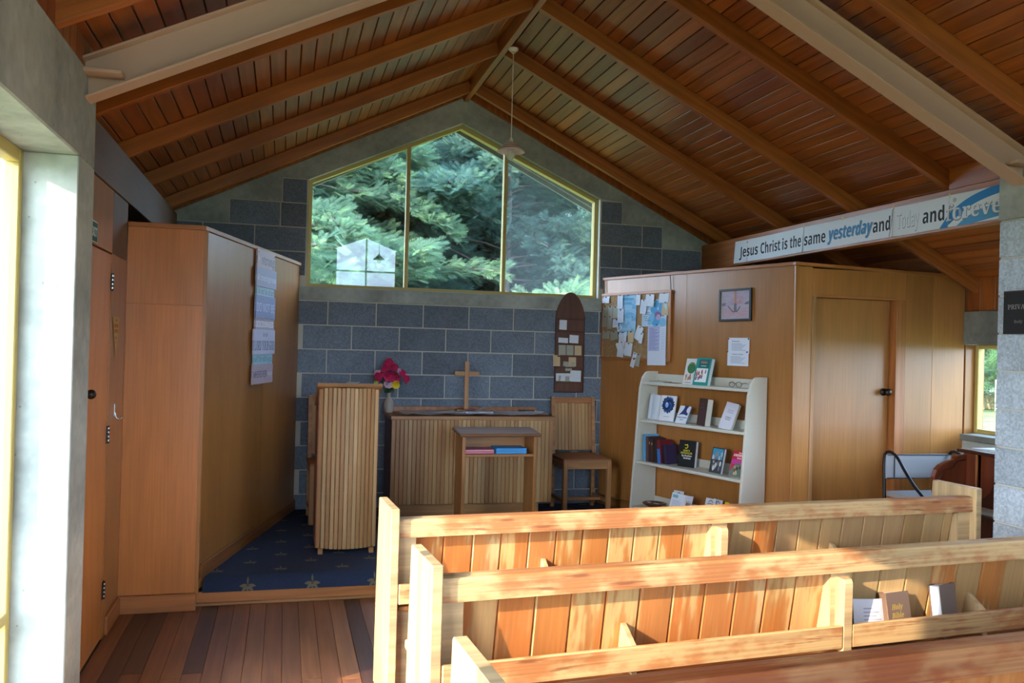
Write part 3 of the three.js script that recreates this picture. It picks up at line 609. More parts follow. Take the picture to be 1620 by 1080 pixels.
{ // vase and artificial flowers
  const V = [0.505, AT, 0.17];
  const t = thing('vase', 'speckled stoneware bottle vase at the left end of the altar', 'vase', V);
  part('body', lathe([[0.001, 0], [0.030, 0], [0.034, 0.006], [0.040, 0.04], [0.040, 0.07], [0.034, 0.098], [0.018, 0.122], [0.012, 0.14], [0.013, 0.155], [0.017, 0.164], [0.013, 0.164], [0.009, 0.15], [0.001, 0.14]], 28), MAT.ceramic, t);
  const stem = std(col(56, 92, 50), { roughness: 0.8 }), leaf = std(col(52, 100, 60), { roughness: 0.7, side: THREE.DoubleSide });
  const C = { magenta: std(col(206, 34, 92), { roughness: 0.8, side: THREE.DoubleSide }), pink: std(col(226, 186, 206), { roughness: 0.8, side: THREE.DoubleSide }), yellow: std(col(232, 206, 40), { roughness: 0.8, side: THREE.DoubleSide }), lime: std(col(190, 206, 96), { roughness: 0.8, side: THREE.DoubleSide }) };
  const bloomGeo = (r, squash) => { // ruffled petals in rings
    const gs = [];
    for (const [k, n, rad, up] of [[0, 9, 1.0, 0.1], [1, 8, 0.85, 0.5], [2, 7, 0.62, 0.85], [3, 5, 0.35, 1.05]]) for (let i = 0; i < n; i++) {
      const g = new THREE.CircleGeometry(r * 0.5, 7), p = g.attributes.position;
      for (let j = 0; j < p.count; j++) p.setZ(j, 0.15 * r * Math.sin(j * 2.1 + i) + 0.5 * (p.getX(j) ** 2 + p.getY(j) ** 2) / r);
      g.rotateX(-Math.PI / 2 + 0.5 + k * 0.3).translate(0, up * r * 0.42 * squash, rad * r * 0.55).rotateY((i + k * 0.4) / n * 2 * Math.PI); g.computeVertexNormals(); gs.push(g);
    }
    return M(gs);
  };
  const list = [ // x, y above vase mouth, z, radius, colour, label
    [-0.005, 0.268, 0.0, 0.048, 'magenta', 'magenta carnation at the very top of the bouquet'],
    [-0.035, 0.225, 0.015, 0.042, 'magenta', 'magenta carnation just below the topmost bloom, on the left'],
    [0.035, 0.228, 0.01, 0.044, 'magenta', 'magenta carnation just below the topmost bloom, on the right'],
    [0.0, 0.165, 0.05, 0.055, 'magenta', 'large magenta carnation in the middle of the bouquet'],
    [0.045, 0.148, 0.045, 0.045, 'magenta', 'magenta carnation beside the large middle bloom, above the yellow one'],
    [-0.085, 0.16, 0.02, 0.046, 'magenta', 'magenta carnation on the left side of the bouquet'],
    [0.095, 0.185, 0.01, 0.042, 'magenta', 'magenta carnation under the pale flower on the right side'],
    [0.128, 0.14, 0.01, 0.044, 'magenta', 'drooping magenta carnation at the far right of the bouquet'],
    [-0.095, 0.185, -0.005, 0.036, 'pink', 'pale pink flower behind the left magenta carnation'],
    [0.07, 0.205, 0.01, 0.034, 'pink', 'pale pink flower at the upper right of the bouquet'],
    [-0.01, 0.105, 0.055, 0.042, 'pink', 'pale pink flower low in the bouquet beside the yellow one'],
    [0.042, 0.102, 0.055, 0.042, 'yellow', 'bright yellow flower low in the bouquet'],
    [-0.105, 0.108, 0.02, 0.028, 'lime', 'small lime green bud at the far left of the bouquet'],
  ];
  for (const [x, y, z, r, c, label] of list) {
    const f = thing('flower', label, 'flower', [V[0], V[1] + 0.15, V[2]], 0, 'artificial flowers in the altar vase');
    part('stem', tube([[0, -0.06, 0], [x * 0.1, 0.02, z * 0.1], [x * 0.75, y * 0.7, z * 0.7], [x, y, z]], 0.0022, 12, 5), stem, f);
    const d = new THREE.Vector3(x * 2.2, Math.max(0.1, y - 0.05), z * 2.5 + 0.06).normalize(), b = part('bloom', bloomGeo(r, 0.9), C[c], f);
    b.position.set(x, y - 0.012, z); b.quaternion.setFromUnitVectors(Y, d);
  }
  const lv = []; // sprigs of small leaves round the neck
  for (let i = 0; i < 110; i++) { const a = rr(0, 6.28), h = rr(0.01, 0.13), rad = rr(0.015, 0.075) * (0.6 + h * 4); const g = new THREE.CircleGeometry(rr(0.010, 0.018), 5).scale(0.55, 1, 1).rotateX(rr(-1.4, 0.4)).rotateY(a).translate(Math.sin(a) * rad, 0.01 + h, Math.cos(a) * rad * 0.8); lv.push(g); }
  const s = thing('leaf_sprig', 'dark green artificial foliage filling the neck of the altar vase', 'foliage', [V[0], V[1] + 0.15, V[2]]); s.userData.kind = 'stuff';
  part('leaves', M(lv), leaf, s);
}
{ // things lying on the altar
  const lie = (name, label, cat, x, z, turn, geo, mat, y = 0) => { const t = thing(name, label, cat, [x, AT + y, z], turn); part('leaf', geo, mat, t); return t; };
  const runner = (() => { // crumpled lace-edged runner
    const g = new THREE.PlaneGeometry(1.24, 0.34, 60, 16).rotateX(-Math.PI / 2), p = g.attributes.position;
    for (let i = 0; i < p.count; i++) { const x = p.getX(i), z = p.getZ(i), u = x / 1.24 + 0.5; p.setY(i, 0.003 + 0.024 * fbm(u, z + 0.5, 14, 6, 301, 3)); if (Math.abs(z) > 0.15) p.setZ(i, z + 0.012 * Math.sin(x * 60)); if (Math.abs(x) > 0.6) p.setX(i, x + 0.02 * Math.sin(z * 40)); }
    g.computeVertexNormals(); return g;
  })();
  const cloth = std(col(236, 232, 238), { roughness: 0.95, side: THREE.DoubleSide });
  lie('altar_cloth', 'pale crumpled scalloped runner spread along the altar top', 'cloth', 1.20, 0.29, 0, runner, cloth);
  const tent = new THREE.PlaneGeometry(0.26, 0.2, 14, 8).rotateX(-Math.PI / 2), tp = tent.attributes.position;
  for (let i = 0; i < tp.count; i++) { const x = tp.getX(i) / 0.13; tp.setY(i, 0.022 + 0.035 * Math.exp(-((x + 0.45) ** 2) * 6)); } tent.computeVertexNormals();
  lie('napkin', 'white cloth folded up into a ridge beside the altar cross', 'cloth', 1.37, 0.26, -0.15, tent, cloth);
  const lines = (x, w, h, n) => { x.fillStyle = '#e8e6ea'; x.fillRect(0, 0, w, h); x.fillStyle = '#777'; for (let i = 0; i < n; i++) x.fillRect(w * 0.12, h * (0.1 + 0.8 * i / n), w * (0.5 + 0.26 * ((i * 7) % 3) / 2), 1.5); };
  const flat = (w, h) => new THREE.BoxGeometry(w, 0.002, h);
  const typed = print(96, 128, (x, w, h) => lines(x, w, h, 16));
  lie('sheet_of_paper', 'sheet of paper lying at the left part of the altar top', 'paper', 0.86, 0.34, 0.25, flat(0.21, 0.15), typed, 0.024);
  lie('sheet_of_paper', 'sheet of paper lying just left of the altar cross base', 'paper', 1.03, 0.36, -0.2, flat(0.2, 0.14), typed, 0.025);
  lie('sheet_of_paper', 'sheet of paper on the right part of the altar top', 'paper', 1.60, 0.30, -0.1, flat(0.23, 0.16), typed, 0.025);
  lie('sheet_of_paper', 'half sheet of paper at the right end of the altar top', 'paper', 1.71, 0.34, 0.4, flat(0.14, 0.1), typed, 0.028);
  const bk = thing('notebook', 'thin white notebook lying at the front edge of the altar', 'book', [1.21, AT + 0.022, 0.40], 0.03);
  part('cover', B(-0.115, 0.115, 0, 0.012, -0.06, 0.06, 'x', 0.001), MAT.white, bk); part('spine_label', B(-0.10, 0.10, 0.004, 0.008, 0.06, 0.0605), std(col(70, 80, 140)), bk);
  const pen = thing('pen', 'blue and silver pen lying in front of the altar cross', 'pen', [1.145, AT + 0.034, 0.40], 0.5);
  part('barrel', cyl(0.005, 0.005, 0.09, 10).rotateZ(Math.PI / 2).translate(0.045, 0, 0), std(col(60, 50, 110), { roughness: 0.4 }), pen); part('tip', cyl(0.0045, 0.002, 0.016, 10).rotateZ(-Math.PI / 2).translate(0.0, 0, 0), MAT.chrome, pen);
  const pn = thing('spectacle_case', 'dark narrow spectacle case on papers at the right of the altar', 'case', [1.66, AT + 0.022, 0.27], -0.25);
  part('shell', B(-0.07, 0.07, 0, 0.016, -0.02, 0.02, 'x', 0.006), MAT.black, pn);
}
{ // gothic-topped card rack on the block wall
  const t = thing('card_rack', 'dark pointed-arch wooden card rack hanging on the block wall', 'rack', [2.12, 1.15, 0.014], 0, undefined, 0, 0);
  const arch = (w, top, sp) => { const a = [[-w, 0], [w, 0], [w, sp]]; for (let i = 1; i <= 10; i++) { const k = i / 10; a.push([w - w * Math.pow(k, 1.35), sp + (top - sp) * Math.sin(k * Math.PI / 2) ** 0.9]); } for (let i = 9; i >= 0; i--) { const k = i / 10; a.push([-(w - w * Math.pow(k, 1.35)), sp + (top - sp) * Math.sin(k * Math.PI / 2) ** 0.9]); } return a; };
  part('back_board', ext(arch(0.136, 0.895, 0.68), -0.012, 0.004, 0.003), MAT.rimu, t);
  for (const y of [0.095, 0.225, 0.325, 0.435, 0.545, 0.655]) part('ledge', B(-0.118, 0.118, y - 0.008, y + 0.004, 0.004, 0.03, 'x', 0.002), MAT.rimu, t);
  part('edge_bead', M(B(-0.137, -0.129, 0, 0.68, 0, 0.010), B(0.129, 0.137, 0, 0.68, 0, 0.010), B(-0.137, 0.137, 0, 0.012, 0, 0.010, 'x')), MAT.organDark, t);
  const cards = [ // x, y, w, h, material, label, roll
    [-0.075, 0.555, 0.07, 0.088, 'w', 'white card alone on the top ledge of the pointed rack', -0.04],
    [-0.07, 0.438, 0.09, 0.045, 'w', 'low wide white card on the second ledge of the pointed rack', -0.05],
    [0.03, 0.438, 0.085, 0.072, 'w', 'squarish white card on the second ledge of the pointed rack', -0.05],
    [-0.075, 0.330, 0.068, 0.09, 'g', 'left grey card of the row of three on the rack', 0],
    [-0.002, 0.330, 0.066, 0.09, 'g', 'middle grey card of the row of three on the rack', 0],
    [0.073, 0.330, 0.066, 0.088, 'b', 'buff card at the right of the row of three on the rack', 0],
    [-0.125, 0.230, 0.066, 0.098, 'b', 'buff card jutting out past the left edge of the rack', 0.01],
    [0.022, 0.232, 0.07, 0.093, 'b', 'buff card standing behind a bent grey card on the rack', 0],
    [-0.01, 0.229, 0.11, 0.042, 'g', 'bent grey card leaning across the fourth ledge of the rack', -0.06],
    [-0.012, 0.19, 0.062, 0.045, 'g', 'grey card peeping above the wide white envelope', 0],
    [-0.035, 0.100, 0.185, 0.068, 'w', 'wide white envelope on the fifth ledge of the rack', 0.01],
    [-0.055, 0.012, 0.1, 0.05, 'g', 'grey card at the bottom left of the pointed rack', -0.08],
    [0.055, 0.012, 0.1, 0.1, 'w', 'white folded card at the bottom right of the pointed rack', -0.03],
  ];
  for (const [x, y, w, h, m, label, roll] of cards) {
    const c = thing('card', label, 'card', [2.12 + x, 1.15 + (y < 0.02 ? 0.099 : y + 0.004), 0.034], 0, 'cards standing in the pointed wall rack', -0.06, roll);
    part('leaf', sheet(w, h, 0.0012, 0.004), m === 'w' ? MAT.white : m === 'g' ? MAT.cardGrey : MAT.card, c);
  }
}

// ================================================================ BOOKSHELF AND WALL PIECES ON THE VESTRY PARTITION
const vU = new THREE.Vector3(0.66 / VL, 0, 2.03 / VL), vN = new THREE.Vector3(-2.03 / VL, 0, 0.66 / VL);
const onV = (u, y, off) => [2.43 + vU.x * u + vN.x * off, y, vU.z * u + vN.z * off];
{
  const t = thing('bookshelf', 'cream painted open bookshelf with tapering sides against the vestry wall', 'bookshelf', onV(0.75, F, 0.016), VA);
  const W = 1.16, H = 1.215, dep = (y) => 0.175 + (H - y) * 0.08;
  for (const x of [0, W - 0.022]) part('side_panel', ext([[0, 0], [dep(0), 0], [dep(1.0), 1.08], [dep(H) - 0.01, H - 0.05], [dep(H) - 0.045, H - 0.008], [dep(H) - 0.075, H], [0, H]].map(([a, b]) => [-a, b]).reverse(), 0, 0.022, 0.003).rotateY(Math.PI / 2).translate(x, 0, 0), MAT.cream, t);
  for (const y of [0.125, 0.49, 0.825, 1.13]) {
    part('shelf', B(0.022, W - 0.022, y - 0.022, y, 0.0, dep(y) - 0.012, 'x', 0.003), MAT.cream, t);
    part('back_rail', B(0.022, W - 0.022, y, y + 0.065, 0.0, 0.014, 'x', 0.002), MAT.cream, t);
  }
}
// a book standing on its tail; front cover to +z
function book(name, label, u, y, off, [w, h, d], cover, art, o = {}) {
  const t = thing(name, label, 'book', onV(u, y, off), VA + (o.turn ?? 0), o.group, o.tilt ?? -0.2, o.roll ?? 0), c = std(cover, { roughness: 0.5 });
  part('cover', M(B(-w / 2, w / 2, 0, h, -d, -d + 0.002, 'y', 0.0005), B(-w / 2, -w / 2 + 0.002, 0, h, -d, 0, 'y', 0.0005)), c, t);
  part('front_cover', art ? new THREE.BoxGeometry(w, h, 0.002).translate(0, h / 2, 0) : B(-w / 2, w / 2, 0, h, -0.002, 0.001, 'y', 0.0005), art ?? c, t);
  part('pages', B(-w / 2 + 0.002, w / 2 - 0.003, 0.003, h - 0.003, -d + 0.002, -0.002, 'y', 0.0006), o.pages ?? MAT.white, t);
  if (o.spine) part('spine_label', new THREE.PlaneGeometry(d * 0.86, h * 0.9).rotateY(-Math.PI / 2).translate(-w / 2 - 0.0006, h / 2, -d / 2), o.spine, t);
  return t;
}
const crowd = (x, w, h, y0, y1, cols) => { for (let i = 0; i < 14; i++) { const px = w * (0.12 + 0.76 * hash(i, 3, 7)), py = h * (y0 + (y1 - y0) * hash(i, 5, 9)); x.fillStyle = cols[i % cols.length]; x.fillRect(px - w * 0.04, py, w * 0.08, h * 0.13); x.fillStyle = '#d9a77c'; x.beginPath(); x.arc(px, py, w * 0.035, 0, 7); x.fill(); } };
const SH = [F + 0.125, F + 0.49, F + 0.825, F + 1.13];  // shelf tops, lowest first
const base = 0.75;
{
  const bible1 = print(128, 192, (x, w, h) => { x.fillStyle = '#d8d8d2'; x.fillRect(0, 0, w, h); x.fillStyle = '#2c6b34'; x.beginPath(); x.ellipse(w / 2, h * 0.36, w * 0.33, h * 0.22, 0, 0, 7); x.fill(); x.strokeStyle = '#b08a3c'; x.lineWidth = 4; x.beginPath(); x.arc(w / 2, h * 0.42, w * 0.36, 3.5, 5.9); x.stroke(); crowd(x, w, h, 0.58, 0.76, ['#a8602e', '#6a4a8a', '#c8a03c', '#8c3030', '#d0c8b0']); x.fillStyle = '#b33'; x.fillRect(w * 0.12, h * 0.92, w * 0.5, 4); });
  const bible2 = print(128, 192, (x, w, h) => { x.fillStyle = '#128478'; x.fillRect(0, 0, w, h); x.fillStyle = '#e8e4dc'; x.fillRect(w * 0.1, h * 0.38, w * 0.76, h * 0.5); x.fillStyle = '#0c5a54'; x.fillRect(w * 0.2, h * 0.06, w * 0.7, h * 0.3); x.fillStyle = '#e0826a'; x.font = 'bold 22px serif'; x.textAlign = 'center'; x.fillText('Bible', w * 0.52, h * 0.2); x.fillStyle = '#d8f0e8'; x.fillRect(w * 0.34, h * 0.28, w * 0.36, 4); crowd(x, w, h, 0.42, 0.74, ['#7a2840', '#40306a', '#c2583a', '#5a1e30', '#8a6a9a', '#b03a3a']); x.fillStyle = '#128478'; x.fillRect(0, h * 0.88, w, h * 0.12); });
  book('book', 'white illustrated book with a green oval on its cover, on the top shelf', base + 0.475, SH[3], 0.115, [0.135, 0.205, 0.03], col(210, 210, 205), bible1, { tilt: -0.22 });
  book('book', 'teal illustrated children\'s book on the top shelf', base + 0.62, SH[3], 0.145, [0.155, 0.215, 0.035], col(20, 130, 120), bible2, { tilt: -0.24 });
  const g = thing('spectacles', 'black-framed spectacles folded on the top shelf', 'glasses', onV(base + 0.935, SH[3], 0.10), VA + 0.15);
  const rim = (x) => new THREE.TorusGeometry(0.021, 0.0018, 6, 20).scale(1.12, 0.9, 1).translate(x, 0.023, 0);
  part('frame', M(rim(-0.03), rim(0.03), tube([[-0.008, 0.028, 0], [0, 0.031, 0.002], [0.008, 0.028, 0]], 0.0015, 6, 5)), MAT.black, g);
  for (const s of [-1, 1]) part('temple', tube([[s * 0.053, 0.03, 0], [s * 0.055, 0.034, -0.05], [s * 0.05, 0.012, -0.1]], 0.0015, 10, 5), MAT.black, g);
  for (const s of [-1, 1]) part('lens', new THREE.CircleGeometry(0.02, 16).scale(1.12, 0.9, 1).translate(s * 0.03, 0.023, 0), MAT.glass, g);
  const pm = thing('pamphlet', 'thin grey pamphlet lying at the left end of the top shelf', 'pamphlet', onV(base + 0.14, SH[3], 0.10), VA); part('leaf', B(-0.08, 0.08, 0, 0.009, -0.05, 0.05, 'x', 0.001), MAT.cardGrey, pm);
  const pm2 = thing('pamphlet', 'flat dark leaflet beside the grey pamphlet on the top shelf', 'pamphlet', onV(base + 0.29, SH[3], 0.11), VA + 0.1); part('leaf', B(-0.06, 0.06, 0, 0.004, -0.04, 0.04, 'x', 0.0006), MAT.kneelTop, pm2);
  // second shelf
  const blueArt = print(128, 176, (x, w, h) => { x.fillStyle = '#eceef2'; x.fillRect(0, 0, w, h); for (let i = 0; i < 90; i++) { const a = i * 2.4, r = Math.sqrt(i) * 5.2; x.fillStyle = ['#1c2c58', '#27406f', '#2f62b0', '#16203c'][i % 4]; x.beginPath(); x.ellipse(w * 0.5 + Math.cos(a) * r, h * 0.36 + Math.sin(a) * r * 1.1, 9, 5, a, 0, 7); x.fill(); } x.fillStyle = '#7fb4f0'; x.beginPath(); x.ellipse(w * 0.42, h * 0.38, 14, 18, 0, 0, 7); x.fill(); x.fillStyle = '#fff'; x.beginPath(); x.arc(w * 0.4, h * 0.3, 6, 0, 7); x.fill(); x.fillStyle = '#aab'; x.fillRect(w * 0.3, h * 0.82, w * 0.4, 3); });
  const t1 = thing('magazine', 'white magazine with a dark blue picture, its cover curling open', 'magazine', onV(base + 0.18, SH[2], 0.12), VA + 0.12, undefined, -0.18);
  part('pages', sheet(0.15, 0.205, 0.008, 0.0).translate(0.05, 0, -0.006), MAT.white, t1); part('front_cover', sheet(0.15, 0.205, 0.001, 0.0).translate(0.05, 0, 0), blueArt, t1);
  const roll = new THREE.CylinderGeometry(0.05, 0.05, 0.205, 20, 1, true, 2.2, 4.2).translate(-0.055, 0.1025, 0.03); part('curled_cover', roll, MAT.white, t1);
  const hand = print(128, 128, (x, w, h) => { x.fillStyle = '#e4e6ea'; x.fillRect(0, 0, w, h); x.fillStyle = '#2a3470'; x.beginPath(); x.moveTo(w * 0.45, 0); x.lineTo(w * 0.85, 0); x.quadraticCurveTo(w * 0.55, h * 0.3, w * 0.95, h * 0.42); x.lineTo(w * 0.9, h * 0.55); x.quadraticCurveTo(w * 0.5, h * 0.42, w * 0.1, h * 0.55); x.quadraticCurveTo(w * 0.5, h * 0.25, w * 0.45, 0); x.fill(); x.fillStyle = '#30345a'; x.font = 'bold 13px sans-serif'; x.fillText('SAYING GOODBYE', 8, h * 0.7); x.fillRect(w * 0.35, h * 0.78, w * 0.3, 3); });
  book('booklet', 'small booklet with a blue hand picture on its cover, second shelf', base + 0.42, SH[2], 0.145, [0.115, 0.145, 0.012], col(60, 90, 160), hand, { tilt: -0.42, roll: -0.0 });
  const holy = print(96, 144, (x, w, h) => { x.fillStyle = '#4a2a22'; x.fillRect(0, 0, w, h); x.fillStyle = '#7a5540'; x.font = '15px serif'; x.textAlign = 'center'; x.fillText('Holy', w / 2 - 6, h * 0.24); x.fillText('Bible', w / 2 - 6, h * 0.36); });
  book('book', 'thick dark brown bible with cream page edges on the second shelf', base + 0.625, SH[2], 0.13, [0.14, 0.208, 0.048], col(70, 40, 32), holy, { tilt: -0.12, turn: -0.35, pages: MAT.cream });
  const softArt = print(128, 176, (x, w, h) => { x.fillStyle = '#d4d0d8'; x.fillRect(0, 0, w, h); x.fillStyle = '#777'; x.font = 'italic 12px serif'; x.textAlign = 'center'; x.fillText('The Book', w / 2, h * 0.32); x.fillText('of Prayers', w / 2, h * 0.4); x.fillStyle = '#555'; x.font = 'bold 12px serif'; x.fillText('COMMON', w / 2, h * 0.6); x.fillText('PRAYER', w / 2, h * 0.67); });
  const sb = thing('book', 'pale limp paperback bowing over at the right of the second shelf', 'book', onV(base + 0.88, SH[2], 0.15), VA, undefined, -0.36, -0.12);
  const bow = (g) => { const p = g.attributes.position; for (let i = 0; i < p.count; i++) { const v = p.getY(i) / 0.2; p.setX(i, p.getX(i) + 0.05 * v * (1 - v) * 1.6); p.setZ(i, p.getZ(i) + 0.02 * Math.sin(v * 3)); } g.computeVertexNormals(); return g; };
  part('pages', bow(sheet(0.118, 0.2, 0.02).translate(0.004, 0, -0.011)), MAT.cream, sb); part('front_cover', bow(sheet(0.125, 0.203, 0.0015)), softArt, sb);
  // third shelf: a row of spines leaning left, then books facing out
  const row = [ // thickness, height, depth, colour, label
    [0.012, 0.205, 0.14, [26, 26, 30], 'slim black book at the left end of the third shelf'],
    [0.016, 0.215, 0.155, [96, 166, 206], 'tall pale blue book second from the left on the third shelf'],
    [0.030, 0.200, 0.14, [104, 62, 58], 'worn maroon book beside the pale blue one'],
    [0.026, 0.196, 0.14, [58, 42, 36], 'dark brown book with a gilt mark beside the maroon one'],
    [0.028, 0.190, 0.14, [66, 44, 34], 'brown leather book in the middle of the dark row'],
    [0.030, 0.182, 0.135, [50, 36, 32], 'blackish brown book before the thin blue one'],
    [0.010, 0.176, 0.13, [40, 80, 140], 'thin blue-spined book pressed against the red one'],
    [0.034, 0.186, 0.14, [112, 24, 36], 'dark red book with a blue band on its spine'],
    [0.024, 0.150, 0.12, [32, 28, 34], 'short black book beside the dark red one'],
    [0.022, 0.156, 0.12, [52, 40, 70], 'dark purple book next to the short black one'],
  ];
  let u = base + 0.055, lean = 0.03;
  row.forEach(([th, h, d, c, label], i) => {
    lean = 0.05 + 0.022 * i; const t = thing('book', label, 'book', onV(u + th / 2, SH[1], 0.05), VA, 'row of old books on the third shelf', 0, lean * 0.5);
    part('cover', M(B(-th / 2, -th / 2 + 0.002, 0, h, 0, d, 'y', 0.0005), B(th / 2 - 0.002, th / 2, 0, h, 0, d, 'y', 0.0005), B(-th / 2, th / 2, 0, h, d - 0.003, d, 'y', 0.001)), std(col(...c), { roughness: 0.5 }), t);
    part('pages', B(-th / 2 + 0.002, th / 2 - 0.002, 0.003, h - 0.004, 0.004, d - 0.004, 'y', 0.0005), MAT.cream, t);
    if (i === 3 || i === 4) part('spine_label', B(-0.005, 0.005, h * 0.72, h * 0.82, d, d + 0.0006), std(col(190, 160, 110)), t);
    if (i === 7) part('spine_label', B(-th / 2, th / 2, 0.0, h * 0.62, d, d + 0.001), std(col(46, 110, 180)), t);
    u += th + 0.003;
  });
  const gs = print(160, 208, (x, w, h) => { x.fillStyle = '#0c0c0e'; x.fillRect(0, 0, w, h); x.strokeStyle = x.fillStyle = '#e6d81e'; x.lineWidth = 6; x.beginPath(); x.arc(w * 0.42, h * 0.22, 16, -1.2, 2.2); x.stroke(); x.fillRect(w * 0.32, h * 0.16, 26, 6); x.textAlign = 'center'; x.font = 'bold 21px sans-serif'; x.fillText("GOD'S", w * 0.46, h * 0.42); x.fillText('SMUGGLER', w * 0.46, h * 0.51); x.fillStyle = '#e8e8e8'; x.font = 'bold 19px sans-serif'; x.fillText('by Brother', w * 0.5, h * 0.61); x.fillText('Andrew', w * 0.52, h * 0.70); });
  const sp = print(32, 208, (x, w, h) => { x.fillStyle = '#0c0c0e'; x.fillRect(0, 0, w, h); x.save(); x.translate(w * 0.35, h * 0.25); x.rotate(Math.PI / 2); x.fillStyle = '#e6d81e'; x.font = 'bold 15px sans-serif'; x.fillText("GOD'S SMUGGLER", 0, 0); x.restore(); });
  book('book', 'black book with yellow title lettering on the third shelf', base + 0.475, SH[1], 0.125, [0.155, 0.205, 0.034], col(14, 14, 16), gs, { tilt: -0.12, turn: 0.18, spine: sp });
  const comic = print(128, 192, (x, w, h) => { x.fillStyle = '#35383a'; x.fillRect(0, 0, w, h); x.fillStyle = '#3c96b4'; x.fillRect(8, 8, w - 16, h * 0.42); for (let i = 0; i < 16; i++) { x.fillStyle = ['#b8b4ae', '#8c8a92', '#d4d0c8', '#6c6a70'][i % 4]; x.beginPath(); x.ellipse(w * (0.16 + 0.7 * hash(i, 1, 2)), h * (0.2 + 0.62 * hash(i, 2, 3)), 10, 20, 0, 0, 7); x.fill(); } x.fillStyle = '#35383a'; x.fillRect(8, h * 0.48, w - 16, 8); });
  const cm = book('book', 'grey illustrated paperback with a curling cover on the third shelf', base + 0.80, SH[1], 0.15, [0.13, 0.19, 0.022], col(60, 62, 64), comic, { tilt: -0.2, turn: -0.1 });
  const ans = print(128, 192, (x, w, h) => { x.fillStyle = '#c8283c'; x.fillRect(0, 0, w, h); x.fillStyle = '#c83c96'; x.fillRect(0, h * 0.34, w, h * 0.18); x.fillStyle = '#fff'; x.textAlign = 'center'; x.font = 'bold 16px sans-serif'; x.fillText('The', w / 2, h * 0.11); x.font = 'bold 25px sans-serif'; x.fillText('ANSWERS', w / 2, h * 0.22); x.font = 'bold 16px sans-serif'; x.fillText('Book', w / 2, h * 0.31); x.fillStyle = '#6c7a6a'; x.beginPath(); x.moveTo(0, h); x.lineTo(0, h * 0.82); x.lineTo(w * 0.4, h * 0.45); x.lineTo(w * 0.66, h * 0.5); x.lineTo(w, h * 0.8); x.lineTo(w, h); x.fill(); for (let i = 0; i < 10; i++) { x.fillStyle = ['#c8b48a', '#3c4a3c', '#a8a08c', '#8a3c2c'][i % 4]; x.beginPath(); x.ellipse(w * (0.2 + 0.6 * hash(i, 8, 2)), h * (0.62 + 0.3 * hash(i, 9, 3)), 9, 12, 0, 0, 7); x.fill(); } });
  book('book', 'red and pink paperback with white title at the right of the third shelf', base + 1.0, SH[1], 0.15, [0.13, 0.19, 0.016], col(180, 40, 60), ans, { tilt: -0.3 });
  // lowest shelf
  const tri = (x, w, h) => { x.fillStyle = '#d8dade'; x.fillRect(0, 0, w, h); x.strokeStyle = '#303448'; x.lineWidth = 4; x.beginPath(); x.moveTo(w * 0.26, h * 0.17); x.lineTo(w / 2, h * 0.08); x.lineTo(w * 0.74, h * 0.17); x.stroke(); x.fillStyle = '#555'; x.fillRect(w * 0.2, h * 0.24, w * 0.6, 4); x.fillRect(w * 0.28, h * 0.32, w * 0.45, 4); x.fillStyle = '#7a6a60'; x.fillRect(0, h * 0.68, w, h * 0.32); x.fillStyle = '#4a3a34'; x.fillRect(w * 0.3, h * 0.6, w * 0.3, h * 0.4); x.fillStyle = '#b8a890'; x.fillRect(w * 0.1, h * 0.62, w * 0.2, h * 0.12); };
  const brA = print(96, 144, tri);
  const br = (label, u, off, turn, art, w = 0.1, h = 0.16, roll = 0) => { const t = thing('brochure', label, 'brochure', onV(u, SH[0], off), VA + turn, 'brochures on the lowest shelf', -0.26, roll); part('front', sheet(w, h, 0.003, 0.004), art, t); return t; };
  br('white brochure half hidden behind the open leaflet on the lowest shelf', base + 0.35, 0.10, 0.1, brA);
  const op = thing('leaflet', 'open white leaflet with two printed pages on the lowest shelf', 'leaflet', onV(base + 0.45, SH[0], 0.15), VA, undefined, -0.3);
  const pg = print(128, 160, (x, w, h) => { x.fillStyle = '#dfe3ea'; x.fillRect(0, 0, w, h); x.fillStyle = '#7fb8c0'; x.fillRect(8, 14, 46, 26); x.fillStyle = '#99a'; for (let i = 0; i < 9; i++) x.fillRect(12, 60 + i * 9, 70 + (i * 13) % 30, 2); });
  const pg2 = print(128, 160, (x, w, h) => { x.fillStyle = '#e2e4ec'; x.fillRect(0, 0, w, h); ['#c03030', '#303030', '#2f8a3c', '#7a4aa0', '#c8862c', '#3050a0'].forEach((c, i) => { x.fillStyle = c; x.beginPath(); x.arc(30 + i * 13, 50 + (i % 2) * 12, 6, 0, 7); x.fill(); x.fillRect(24 + i * 13, 58 + (i % 2) * 10, 10, 30); }); x.fillStyle = '#99a'; for (let i = 0; i < 4; i++) x.fillRect(20, 112 + i * 9, 90, 2); });
  part('left_page', sheet(0.115, 0.15, 0.0015, 0.01).rotateY(0.45).translate(-0.05, 0, 0), pg, op); part('right_page', sheet(0.125, 0.15, 0.0015, 0.008).rotateY(-0.3).translate(0.065, 0, 0), pg2, op);
  br('white brochure with a roof emblem standing alone on the lowest shelf', base + 0.71, 0.12, 0.0, brA);
  br('white brochure tucked behind the roof emblem brochure', base + 0.76, 0.10, -0.1, brA);
